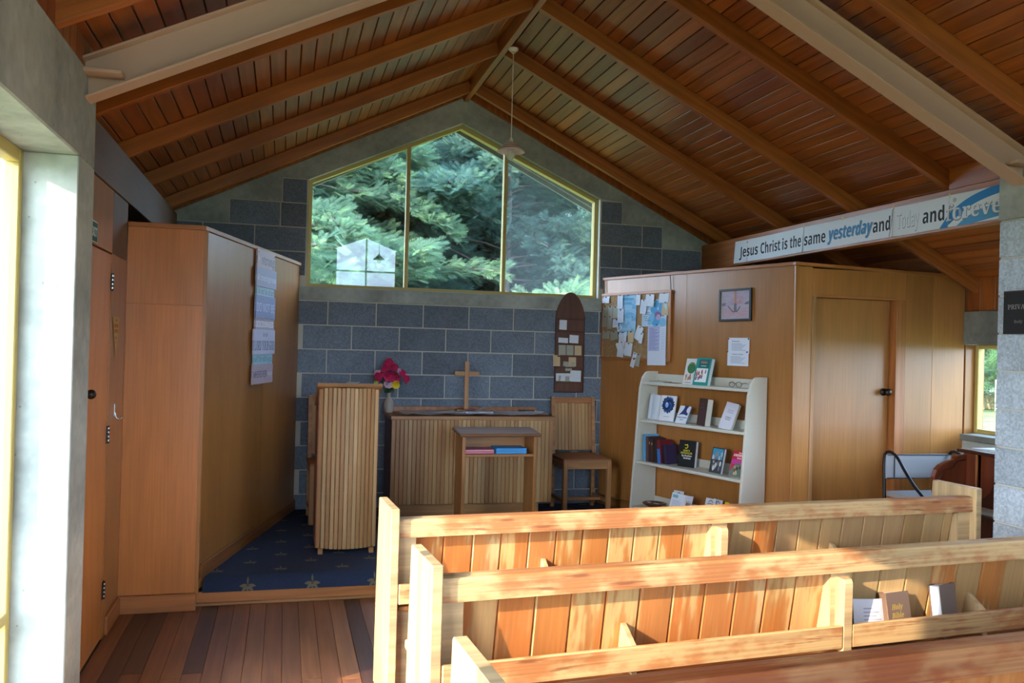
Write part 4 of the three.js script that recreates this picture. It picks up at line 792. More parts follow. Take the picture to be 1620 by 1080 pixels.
  const car = print(128, 160, (x, w, h) => { x.fillStyle = '#a09078'; x.fillRect(0, 0, w, h); x.fillStyle = '#e8d020'; x.fillRect(0, 0, w * 0.3, h * 0.3); x.fillStyle = '#303a60'; x.fillRect(w * 0.1, h * 0.1, w * 0.1, h * 0.14); x.fillStyle = '#222'; x.font = 'bold 20px sans-serif'; x.fillText('Bible', w * 0.55, h * 0.24); x.fillStyle = '#d8481c'; x.beginPath(); x.arc(w * 0.2, h * 0.76, 22, 0, 7); x.fill(); x.fillStyle = '#e0b020'; x.beginPath(); x.ellipse(w * 0.42, h * 0.52, 14, 22, 0.5, 0, 7); x.fill(); x.fillStyle = '#3a3a30'; x.fillRect(w * 0.36, h * 0.56, w * 0.2, h * 0.34); });
  br('tan and yellow brochure with bright pictures on the lowest shelf', base + 0.92, 0.13, -0.05, car, 0.13, 0.16);
  br('plain white brochure behind the tan one at the right of the lowest shelf', base + 1.0, 0.10, -0.1, MAT.white, 0.1, 0.15);
  const bowl = thing('bowl', 'shallow brown wooden bowl on the lowest shelf', 'bowl', onV(base + 0.13, SH[0], 0.13), VA);
  part('dish', lathe([[0.001, 0.002], [0.05, 0.002], [0.085, 0.022], [0.092, 0.03], [0.088, 0.032], [0.05, 0.010], [0.001, 0.009]], 30), MAT.rimu, bowl);
  [[-0.035, 0.02, 'left'], [0.04, 0.01, 'right']].forEach(([x, z, s]) => { const q = thing('paper_slip', s + ' white slip lying across the brown wooden bowl', 'paper', onV(base + 0.13 + x, SH[0] + 0.031, 0.13 + z), VA + x * 6); part('leaf', B(-0.024, 0.024, 0, 0.001, -0.012, 0.012, 'x', 0.0002), MAT.white, q); });
}
// corkboard with its papers
{
  const u0 = 0.012, y0 = 1.457, W = 0.893, H = 0.588, O = onV(u0, y0, 0.004);
  const t = thing('corkboard', 'wood-framed corkboard crowded with pinned papers on the vestry wall', 'noticeboard', O, VA);
  part('cork', B(0.02, W - 0.02, 0.02, H - 0.02, 0, 0.010, 'x', 0.001), MAT.cork, t);
  part('frame', M(B(0, W, 0, 0.024, 0, 0.018, 'x'), B(0, W, H - 0.024, H, 0, 0.018, 'x'), B(0, 0.024, 0.024, H - 0.024, 0, 0.018), B(W - 0.026, W, 0.024, H - 0.024, 0, 0.018)), MAT.trim, t);
  for (const x of [0.03, W - 0.01]) part('hanging_cord', tube([[x, H - 0.01, 0.012], [x - 0.006, H + 0.06, 0.010], [x - 0.012, H + 0.12, 0.012]], 0.003, 10, 6), std(col(70, 62, 80), { roughness: 0.9 }), t);
  part('cord_tail', tube([[W - 0.01, H - 0.005, 0.014], [W + 0.02, H - 0.03, 0.016], [W + 0.035, H - 0.035, 0.014]], 0.0028, 10, 6), std(col(70, 62, 80), { roughness: 0.9 }), t);
  const poster = print(128, 256, (x, w, h) => { const g = ['#9cc0d4', '#7fb0cc', '#94bcd2', '#6fa6c6']; for (let i = 0; i < 260; i++) { x.fillStyle = g[i % 4]; x.fillRect((hash(i, 1, 1) - 0.1) * w, (hash(i, 2, 1) - 0.05) * h, 50, 18); } x.fillStyle = '#2f7a9a'; x.font = 'bold 17px sans-serif'; x.textAlign = 'center'; x.fillText('CHRISTIAN', w / 2, 36); x.font = 'italic bold 18px serif'; x.fillText('Camp', w / 2, 60); x.fillStyle = '#2b4a66'; x.fillRect(10, 140, 16, 26); x.fillRect(96, 134, 10, 5); });
  const bird = print(224, 208, (x, w, h) => { x.fillStyle = '#b8cad6'; x.fillRect(0, 0, w, h); x.fillStyle = '#4e9cc8'; const leaf = (cx, cy, rx, ry, a) => { x.beginPath(); x.ellipse(cx, cy, rx, ry, a, 0, 7); x.fill(); }; leaf(128, 40, 22, 34, 0.3); leaf(120, 96, 52, 26, 0.6); leaf(170, 60, 20, 60, 0.1); leaf(128, 166, 40, 40, 0); leaf(196, 110, 26, 14, 0); x.fillStyle = '#7fb4d0'; leaf(84, 150, 26, 50, 0.4); leaf(190, 178, 30, 34, 0); x.fillStyle = '#8a5a86'; leaf(146, 122, 32, 26, 0.5); x.fillStyle = '#7c4a78'; x.fillRect(160, 112, 44, 18); x.fillStyle = '#b49ab8'; leaf(150, 138, 20, 24, 0.4); x.fillStyle = '#46607a'; for (let i = 0; i < 9; i++) x.fillRect(12 + (i % 3) * 6, 40 + i * 15, 56 - (i % 4) * 8, 3); });
  const letter = print(160, 320, (x, w, h) => { x.fillStyle = '#d4d6de'; x.fillRect(0, 0, w, h); x.fillStyle = '#b4b2ce'; x.fillRect(4, 20, 100, 190); x.fillStyle = '#6e6c9a'; for (let i = 0; i < 17; i++) x.fillRect(14, 34 + i * 10, 40 + (i * 29) % 44, 3); x.fillStyle = '#9a98b0'; for (let i = 0; i < 12; i++) x.fillRect(116, 40 + i * 14, 34, 2); });
  const typed = print(96, 96, (x, w, h) => { x.fillStyle = '#d6d8de'; x.fillRect(0, 0, w, h); x.fillStyle = '#a0a4b4'; for (let i = 0; i < 7; i++) x.fillRect(14, 16 + i * 11, 40 + (i * 17) % 26, 2); });
  const blue = print(96, 96, (x, w, h) => { x.fillStyle = '#d4d6e0'; x.fillRect(0, 0, w, h); x.fillStyle = '#3c4690'; x.fillRect(64, 4, 14, 60); x.fillStyle = '#7a80b4'; for (let i = 0; i < 5; i++) x.fillRect(12, 22 + i * 11, 40, 2); });
  const K = { w: MAT.white, g: MAT.cardGrey, b: MAT.card, t: typed, u: blue };
  // centre x, top y (both 0..1 of the board), width, height in metres, material, label, turn
  const L = [
    [0.40, 0.985, 0.225, 0.37, poster, 'tall pale blue printed poster on the corkboard', -0.01],
    [0.78, 0.875, 0.30, 0.225, bird, 'blue notice with leaves and a purple bird on the corkboard', 0],
    [0.82, 0.53, 0.22, 0.345, letter, 'long white letter with purple print hanging at the corkboard\'s lower right', 0.02],
    [0.065, 0.955, 0.10, 0.06, 'w', 'white torn scrap in the upper left corner of the corkboard', -0.02],
    [0.285, 0.985, 0.07, 0.125, 't', 'white strip pinned left of the tall blue poster top', 0.05],
    [0.555, 0.985, 0.055, 0.10, 'w', 'white slip overlapping the top right of the tall blue poster', -0.02],
    [0.635, 0.88, 0.075, 0.12, 't', 'white slip above the list on the bird notice', -0.04],
    [0.725, 0.95, 0.105, 0.10, 'w', 'white square sheet above the blue leaves on the corkboard', -0.06],
    [0.905, 0.985, 0.115, 0.09, 'w', 'cream square note in the upper right corner of the corkboard', -0.05],
    [0.925, 0.84, 0.08, 0.115, 'b', 'buff slip overlapping the bird notice at the board\'s right edge', 0],
    [0.055, 0.81, 0.065, 0.095, 'g', 'first grey card of the upper row at the board\'s left', 0.02],
    [0.135, 0.81, 0.065, 0.105, 'g', 'second grey card of the upper row at the board\'s left', 0.04],
    [0.215, 0.80, 0.065, 0.105, 'g', 'third grey card of the upper row at the board\'s left', 0.05],
    [0.30, 0.755, 0.08, 0.12, 't', 'white note left of the middle of the tall blue poster', 0.04],
    [0.06, 0.66, 0.065, 0.10, 'g', 'left grey card of the second row on the corkboard', 0.02],
    [0.14, 0.655, 0.065, 0.115, 'g', 'grey card beside the one with blue writing', 0.0],
    [0.235, 0.61, 0.11, 0.075, 'u', 'white card with blue writing on the corkboard', 0.05],
    [0.27, 0.52, 0.07, 0.055, 'w', 'white corner sticking out beneath the blue-written card', 0.5],
    [0.08, 0.43, 0.10, 0.07, 'g', 'grey square card at the board\'s left in the third row', -0.02],
    [0.20, 0.43, 0.10, 0.08, 'g', 'ragged grey card second in the third row', 0.15],
    [0.34, 0.42, 0.10, 0.09, 't', 'white and grey folded card third in the third row', 0.02],
    [0.46, 0.43, 0.075, 0.10, 'b', 'buff card fourth in the third row of the corkboard', 0.04],
    [0.60, 0.49, 0.075, 0.12, 'w', 'white tilted tag below the tall blue poster', -0.42],
    [0.62, 0.40, 0.045, 0.09, 'w', 'narrow white slip hanging behind the tilted tag', -0.2],
    [0.265, 0.27, 0.085, 0.13, 'w', 'white card fanned out to the left near the board\'s bottom', 0.55],
    [0.32, 0.275, 0.085, 0.14, 'w', 'white card in the middle of the fan near the board\'s bottom', -0.12],
    [0.43, 0.255, 0.095, 0.115, 'w', 'cream folded card right of the white fan', -0.1],
    [0.53, 0.11, 0.05, 0.13, 'w', 'white tag dangling below the corkboard\'s bottom edge', -0.32],
    [0.58, 0.10, 0.05, 0.11, 'g', 'grey tag dangling behind the white tag at the board\'s bottom', -0.15],
  ];
  L.forEach(([fx, fy, w, h, m, label, a], i) => {
    const p = onV(u0 + fx * W, y0 + Math.min(fy, 0.972) * H, 0.0155 + 0.0012 * (i % 8)), n = thing('pinned_paper', label, 'paper', p, VA, 'papers pinned on the corkboard', 0, a);
    part('leaf', sheet(w, h, 0.0008, 0.0015, -0.006).translate(0, -h, 0.004), typeof m === 'string' ? K[m] : m, n);
    part('pin', M(cyl(0.0045, 0.0055, 0.006, 8).rotateX(Math.PI / 2).translate(0, -0.008, 0.001)), MAT.black, n);
  });
}
{ // framed print and notices
  const t = thing('framed_picture', 'small black-framed pink and grey drawing on the vestry wall', 'picture', onV(1.585, 1.782, 0.002), VA, undefined, 0, 0.012);
  const W = 0.315, H = 0.242;
  part('frame', M(B(-W / 2, W / 2, 0, 0.016, 0, 0.018, 'x'), B(-W / 2, W / 2, H - 0.016, H, 0, 0.018, 'x'), B(-W / 2, -W / 2 + 0.018, 0.016, H - 0.016, 0, 0.018), B(W / 2 - 0.018, W / 2, 0.016, H - 0.016, 0, 0.018)), MAT.black, t);
  const art = print(192, 160, (x, w, h) => { x.fillStyle = '#b8a8b4'; x.fillRect(0, 0, w, h); const sm = (c, n, a, b, e, f) => { x.strokeStyle = c; x.lineWidth = 2; for (let i = 0; i < n; i++) { const px = w * (a + (b - a) * hash(i, 11, n)), py = h * (e + (f - e) * hash(i, 13, n)); x.beginPath(); x.moveTo(px - 14, py + 4); x.quadraticCurveTo(px, py - 6, px + 14, py + 3); x.stroke(); } }; sm('#c9908c', 60, 0.05, 0.95, 0.62, 0.95); sm('#c48078', 26, 0.3, 0.75, 0.2, 0.5); sm('#a79ab8', 40, 0.05, 0.95, 0.05, 0.5); x.fillStyle = '#b88474'; x.fillRect(w * 0.47, 0, w * 0.08, h * 0.5); x.strokeStyle = '#4c4c58'; x.lineWidth = 5; x.beginPath(); x.moveTo(w * 0.24, h * 0.52); x.lineTo(w * 0.42, h * 0.74); x.lineTo(w * 0.56, h * 0.74); x.lineTo(w * 0.68, h * 0.56); x.stroke(); sm('#5a5a66', 8, 0.03, 0.14, 0.4, 0.58); sm('#5a5a66', 8, 0.86, 0.97, 0.38, 0.55); x.fillStyle = '#6c6a74'; x.fillRect(w * 0.46, h * 0.45, w * 0.09, h * 0.3); x.fillStyle = '#d8d0d0'; x.fillRect(0, 0, 8, h); });
  part('print', new THREE.BoxGeometry(W - 0.034, H - 0.03, 0.004).translate(0, H / 2, 0.008), art, t);
  const nt = (head) => print(128, 96, (x, w, h) => { x.fillStyle = '#d8dae2'; x.fillRect(0, 0, w, h); x.fillStyle = '#555a70'; x.font = 'bold 10px serif'; x.fillText(head, 22, 26); x.fillStyle = '#8a8ea2'; for (let i = 0; i < 6; i++) x.fillRect(20, 36 + i * 8, 62 + (i * 23) % 30, 2.5); });
  const a = thing('notice', 'upper of two white typed notices pinned on the vestry wall', 'notice', onV(1.622, 1.657, 0.004), VA, 'typed notices below the framed picture'); part('leaf', sheet(0.205, 0.115, 0.0008, 0.001).translate(0, -0.115, 0), nt('Welcome'), a);
  const b = thing('notice', 'lower of two white typed notices pinned on the vestry wall', 'notice', onV(1.618, 1.560, 0.006), VA, 'typed notices below the framed picture'); part('leaf', sheet(0.205, 0.112, 0.0008, 0.001).translate(0, -0.112, 0), nt('  Visitors Book'), b);
  for (const [n, c] of [[a, [-0.098, 0.095]], [b, [-0.1, 0.09]]]) for (const x of c) part('pin', cyl(0.005, 0.006, 0.006, 8).rotateX(Math.PI / 2).translate(x, -0.008, 0), x < 0 ? std(col(120, 40, 70)) : std(col(40, 44, 90)), n);
}
{ // wooden plaque of eight overlapping lettered boards on the cupboard side
  const d = [0.565 / LL, -2.09 / LL], at = (u, y, off) => [-0.80 + d[0] * u + (2.09 / LL) * off, y, 2.09 + d[1] * u + (0.565 / LL) * off];
  const u0 = 0.945, t = thing('wall_plaque', 'tall hanging plaque of eight lettered boards on the cupboard side', 'sign', at(u0, 1.245, 0.004), LA);
  const rows = [ // height, x0, x1, background, ink, font, text, small
    [0.125, 0.0, 0.425, '#c3a9ac', '#5a5a78', 'bold 66px serif', 'strong', 'be'],
    [0.125, -0.03, 0.445, '#a4a2c0', '#d4d6e4', 'italic bold 44px serif', '& courageous', ''],
    [0.068, 0.005, 0.42, '#a9c4d0', '#56687e', '40px sans-serif', 'Do not be afraid', ''],
    [0.150, -0.03, 0.43, '#8e98c0', '#ccd2e6', '62px sans-serif', 'DO NOT BE', ''],
    [0.085, -0.005, 0.435, '#b4a6b2', '#eceaf0', 'bold 44px sans-serif', 'DISCOURAGED', ''],
    [0.165, -0.055, 0.445, '#c6c4d8', '#3c4268', 'bold 52px serif', 'LORD YOUR GOD', 'for the'],
    [0.075, -0.02, 0.415, '#a0c6d2', '#5c7c90', '42px sans-serif', 'will be with you', ''],
    [0.130, -0.06, 0.41, '#b8a4ac', '#58587a', 'bold 46px monospace', 'WHEREVER', 'you go'],
  ];
  let y = 0.926;
  rows.forEach(([h, a, b, bg, ink, font, text, small], i) => {
    const W = Math.round((b - a) * 900), H = Math.round(h * 900), m = print(W, H, (x, w, hh) => {
      x.fillStyle = bg; x.fillRect(0, 0, w, hh);
      for (let k = 0; k < 70; k++) { x.fillStyle = k % 2 ? 'rgba(255,255,255,0.10)' : 'rgba(90,60,60,0.10)'; x.fillRect(hash(k, i, 5) * w, hash(k, i, 6) * hh, 60, 2); }
      x.fillStyle = ink; x.font = font; x.textAlign = 'left'; x.textBaseline = 'middle';
      const lead = i === 0 ? 90 : 12, tw = x.measureText(text).width; x.save(); x.translate(lead, small && i !== 0 && i !== 7 ? hh * 0.66 : hh * 0.52); x.scale((w - lead - 12 - (i === 7 ? 120 : 0)) / tw, i === 5 ? 1.5 : 1.15); x.fillText(text, 0, 0); x.restore();
      if (small) { x.font = i === 7 ? 'italic 34px serif' : 'italic 32px serif'; if (i === 0) x.fillStyle = '#e6dce4'; if (i === 7) x.fillStyle = '#ece6ee'; x.fillText(small, i === 0 ? 14 : i === 7 ? w - 122 : w * 0.4, i === 5 ? hh * 0.2 : hh * 0.5); }
    }, { roughness: 0.5 });
    const z = i % 2 ? 0.012 : 0.004, g = new THREE.BoxGeometry(b - a, h + 0.006, 0.012).translate((a + b) / 2, y - h / 2, z + 0.006);
    part('board', g, m, t); y -= h;
  });
  for (const x of [0.018, 0.405]) part('screw', cyl(0.006, 0.006, 0.003, 10).rotateX(Math.PI / 2).translate(x, 0.908, 0.017), MAT.chrome, t);
}
{ // long paper banner along the right-hand beam
  const t = thing('banner', 'long white paper scripture banner pinned along the right-hand beam', 'banner', [3.397, 2.312, 0], -Math.PI / 2);
  const H = 0.188, fit = (x, text, font, z0, z1, yy, sy = 1) => { x.font = font; const w = x.measureText(text).width; x.save(); x.translate((z0 - 0.64) * 1000, yy); x.scale((z1 - z0) * 1000 / w, sy); x.fillText(text, 0, 0); x.restore(); };
  const drawAll = (x) => {
    x.fillStyle = '#e4e6e8'; x.fillRect(0, 0, 2900, 190);
    x.fillStyle = 'rgba(200,90,100,0.45)'; x.fillRect(180, 10, 20, 24); x.fillRect(190, 60, 10, 130);
    x.textBaseline = 'alphabetic'; x.fillStyle = '#14161a'; const f = 'bold 120px sans-serif';
    fit(x, 'Jesus', f, 0.72, 1.0, 142, 1.0); fit(x, 'Christ', f, 1.03, 1.325, 142, 1.0); fit(x, 'is', f, 1.345, 1.43, 142); fit(x, 'the', f, 1.455, 1.615, 142); fit(x, 'same', f, 1.65, 1.91, 142);
    fit(x, 'and', f, 2.415, 2.595, 140); fit(x, 'and', f, 2.87, 3.055, 140);
    x.fillStyle = '#8b949c'; fit(x, 'yesterday', 'italic bold 126px sans-serif', 1.938, 2.41, 138, 1.0); x.fillStyle = '#2f86bc'; fit(x, 'yesterday', 'italic bold 126px sans-serif', 1.93, 2.40, 134, 1.0);
    x.strokeStyle = '#24262a'; x.lineWidth = 6; x.beginPath(); x.moveTo(1968, 12); x.quadraticCurveTo(1962, 130, 1940, 184); x.stroke();
    x.strokeStyle = '#7a7e82'; x.lineWidth = 5; x.font = '130px sans-serif'; x.save(); x.translate((2.648 - 0.64) * 1000, 140); x.scale(190 / x.measureText('Today').width, 1); x.strokeText('Today', 5, 3); x.fillStyle = '#e8eaec'; x.fillText('Today', 0, 0); x.restore();
    // blue swirl behind 'forever'
    x.strokeStyle = '#2480c0'; x.lineWidth = 52; x.beginPath(); x.moveTo(2390, 205); x.quadraticCurveTo(2520, 30, 2900, 12); x.stroke();
    x.fillStyle = '#4b9ac8'; x.beginPath(); x.moveTo(2500, 190); x.quadraticCurveTo(2620, 100, 2900, 92); x.lineTo(2900, 160); x.lineTo(2620, 190); x.fill();
    x.strokeStyle = '#7c8288'; x.lineWidth = 7; x.font = 'bold 130px serif'; x.save(); x.translate((3.06 - 0.64) * 1000, 150); x.scale(470 / x.measureText('forever').width, 0.95); x.strokeText('forever', 3, 3); x.fillStyle = '#dfe3e6'; x.fillText('forever', 0, 0); x.restore();
    x.strokeStyle = '#3c7fae'; x.lineWidth = 4; for (const r of [6, 13, 20]) { x.beginPath(); x.arc(2528, 112, r, 0, 7); x.stroke(); }
    x.strokeStyle = '#70767c'; x.lineWidth = 3; x.beginPath(); x.arc(2490, 34, 11, 0, 7); x.stroke(); x.beginPath(); x.arc(2490, 34, 4, 0, 7); x.stroke();
  };
  const cuts = [0.64, 1.637, 2.613, 3.09, 3.50];
  for (let i = 0; i < 4; i++) {
    const a = cuts[i], b = cuts[i + 1], w = b - a, m = print(Math.round(w * 1000), 188, (x) => { x.translate(-(a - 0.64) * 1000, 0); drawAll(x); }, { roughness: 0.7 });
    const g = new THREE.BoxGeometry(w + 0.004, H, 0.0012, 40, 4, 1).translate(a + w / 2, H / 2, 0), p = g.attributes.position;
    for (let k = 0; k < p.count; k++) { const u = (p.getX(k) - a) / w, v = p.getY(k) / H, e = Math.exp(-u * 26) * (i ? 0.4 : 1.2) + Math.exp(-(1 - u) * 26); p.setZ(k, p.getZ(k) + 0.003 + 0.014 * e * (1 - 0.75 * v) + 0.004 * Math.sin(u * 9 + i) * (1 - v) + 0.001 * (i % 2)); if (v > 0.9) p.setY(k, p.getY(k) - 0.004 * Math.sin(u * 3.14)); }
    g.computeVertexNormals(); part('sheet', g, m, t);
  }
  for (const z of [1.64, 2.10, 2.615, 3.09]) part('tape', new THREE.BoxGeometry(0.012, 0.02, 0.001).translate(z, 0.186, 0.006), std(col(214, 200, 80)), t);
}
{ // small signs by the side door and on the pier
  const ex = thing('exit_sign', 'small green exit sign above the side door', 'sign', [-1.203, 1.978, 2.975], Math.PI / 2);
  part('plate', new THREE.BoxGeometry(0.15, 0.098, 0.004).translate(0, 0.049, 0.002), print(128, 84, (x, w, h) => { x.fillStyle = '#e8ece8'; x.fillRect(0, 0, w, h); x.fillStyle = '#2c5c4c'; x.fillRect(4, 4, w - 8, h - 8); x.fillStyle = '#dfe8e2'; x.font = 'bold 50px sans-serif'; x.textAlign = 'center'; x.fillText('EXIT', w / 2, 60); }), ex);
  const pn = thing('pennant', 'faded cream triangular pennant pinned beside the side door', 'sign', [-1.203, 1.65, 2.37], Math.PI / 2);
  const g = new THREE.ShapeGeometry(new THREE.Shape([[-0.096, 0], [0.096, 0], [0.004, -0.218]].map((p) => new THREE.Vector2(...p)))), uv = g.attributes.uv, gp = g.attributes.position;
  for (let i = 0; i < uv.count; i++) uv.setXY(i, gp.getX(i) / 0.2 + 0.5, gp.getY(i) / 0.22 + 1);
  part('cloth', g.translate(0, 0, 0.002), print(96, 106, (x, w, h) => { x.fillStyle = '#c8ac6c'; x.fillRect(0, 0, w, h); x.fillStyle = '#b4764c'; x.fillRect(38, 6, 20, 5); x.fillRect(22, 18, 54, 9); x.fillRect(26, 31, 46, 9); x.fillRect(36, 50, 22, 6); x.fillRect(40, 62, 12, 5); }, { side: THREE.DoubleSide }), pn);
  const hk = thing('hook', 'white metal coat hook beside the side door', 'hook', [-1.204, 1.105, 2.345], Math.PI / 2);
  part('plate', B(-0.01, 0.01, 0.02, 0.085, 0, 0.004), MAT.chrome, hk); part('prong', tube([[0, 0.04, 0.004], [0, 0.012, 0.012], [0, 0.004, 0.03], [0, 0.022, 0.042]], 0.004, 14, 6), MAT.chrome, hk);
  const pq = thing('door_plaque', 'dark plaque lettered PRIVATE on the pale block pier', 'sign', [3.338, 1.682, 3.665], -Math.PI / 2);
  part('plate', new THREE.BoxGeometry(0.205, 0.226, 0.012).translate(0, 0.113, 0.006), print(180, 200, (x, w, h) => { x.fillStyle = '#1c1614'; x.fillRect(0, 0, w, h); x.fillStyle = '#4a3630'; x.fillRect(0, 0, w, 6); x.fillStyle = '#8a847e'; x.textAlign = 'center'; x.font = 'bold 30px serif'; x.fillText('PRIVATE', w / 2, 86); x.font = '20px serif'; x.fillText('Body', w / 2 - 6, 150); }, { roughness: 0.8 }), pq);
  for (const [a, b] of [[-0.09, 0.2], [-0.09, 0.02], [0.09, 0.2], [0.09, 0.02]]) part('screw', cyl(0.004, 0.004, 0.003, 8).rotateX(Math.PI / 2).translate(a, b, 0.012), MAT.iron, pq);
}
// pendant lamps under the ridge beam
function pendant(label, pos) {
  const t = thing('pendant_lamp', label, 'lamp', pos, 0, 'pendant lamps under the ridge beam');
  part('ceiling_rose', lathe([[0.001, 0], [0.014, -0.034], [0.018, -0.026], [0.026, -0.02], [0.036, -0.012], [0.036, 0]].map(([a, b]) => [a, b]).reverse(), 20), MAT.lamp, t);
  part('flex', cyl(0.0035, 0.0035, 0.62, 8).translate(0, -0.65, 0), MAT.lamp, t);
  part('shade', lathe([[0.010, -0.635], [0.013, -0.655], [0.03, -0.672], [0.046, -0.684], [0.056, -0.694], [0.074, -0.706], [0.09, -0.722], [0.098, -0.735], [0.094, -0.735], [0.085, -0.722], [0.05, -0.70], [0.02, -0.682]], 36), MAT.lamp, t);
  for (const [r, y] of [[0.0315, -0.671], [0.057, -0.693], [0.083, -0.7135]]) part('band', new THREE.TorusGeometry(r, 0.0025, 6, 32).rotateX(Math.PI / 2).translate(0, y, 0), MAT.lampBand, t);
  part('lamp_holder', cyl(0.014, 0.014, 0.05, 14).translate(0, -0.72, 0), MAT.lampBand, t);
  part('bulb', lathe([[0.001, -0.795], [0.018, -0.788], [0.029, -0.77], [0.030, -0.755], [0.022, -0.735], [0.014, -0.718], [0.001, -0.715]], 24), MAT.bulb, t);
  return t;
}
{
  const l = pendant('cream pendant lamp with a bare bulb hanging before the gable window', [1.168, 3.655, 1.42]);
  copyOf(l, 'second pendant lamp, seen only as a reflection in the gable glass', [1.13, 3.655, 6.75], 0);
}
// ================================================================ AISLE: FABRIC CHAIR AND REED ORGAN
{
  const t = thing('armchair', 'grey fabric chair with a black tubular frame by the vestry door', 'chair', [3.94, 0.16, 2.43], -0.03);
  const tubeR = 0.011;
  for (const s of [-1, 1]) {
    const x = s * 0.26;
    part('frame_side', tube([[x, 0, -0.22], [x, 0.4, -0.20], [x, 0.70, -0.205], [x, 0.727, -0.19], [x, 0.735, -0.15], [x, 0.71, -0.08], [x, 0.63, 0.0], [x, 0.54, 0.10], [x, 0.47, 0.2], [x, 0.42, 0.25], [x, 0.3, 0.26], [x, 0, 0.26]], tubeR, 60, 8), MAT.black, t);
    part('foot', B(x - 0.012, x + 0.012, 0, 0.012, -0.235, -0.205), MAT.black, t);
  }
  part('cross_tube', tube([[-0.26, 0.40, -0.20], [0, 0.40, -0.20], [0.26, 0.40, -0.20]], 0.009, 8, 8), MAT.black, t);
  part('cross_tube', tube([[-0.26, 0.40, 0.24], [0, 0.40, 0.24], [0.26, 0.40, 0.24]], 0.009, 8, 8), MAT.black, t);
  const pad = (w, h, d, r) => { const g = new THREE.BoxGeometry(w, h, d, 12, 8, 2), p = g.attributes.position; for (let i = 0; i < p.count; i++) { const a = Math.abs(p.getX(i)) / (w / 2), b = Math.abs(p.getY(i)) / (h / 2), k = 1 - 0.4 * Math.pow(Math.max(a, b), 8); p.setZ(i, p.getZ(i) * k); } g.computeVertexNormals(); return g; };
  part('backrest', pad(0.52, 0.165, 0.035).translate(0, 0.63, -0.20), MAT.greyCloth, t);
  const pipe = (w, h, z, y) => tube([[-w, y - h, z], [-w, y, z], [-w, y + h, z], [0, y + h, z], [w, y + h, z], [w, y, z], [w, y - h, z], [0, y - h, z], [-w, y - h, z]], 0.004, 60, 5);
  part('piping', M(tube([[-0.255, 0.71, -0.182], [0, 0.71, -0.180], [0.255, 0.71, -0.182]], 0.004, 8, 5), tube([[-0.255, 0.55, -0.182], [0, 0.55, -0.18], [0.255, 0.55, -0.182]], 0.004, 8, 5), tube([[-0.2, 0.55, -0.18], [-0.2, 0.63, -0.18], [-0.2, 0.71, -0.18]], 0.004, 8, 5)), MAT.black, t);
  const seat = pad(0.50, 0.45, 0.05).rotateX(-Math.PI / 2).translate(0, 0.445, 0.02);
  part('seat', seat, MAT.greyCloth, t);
}
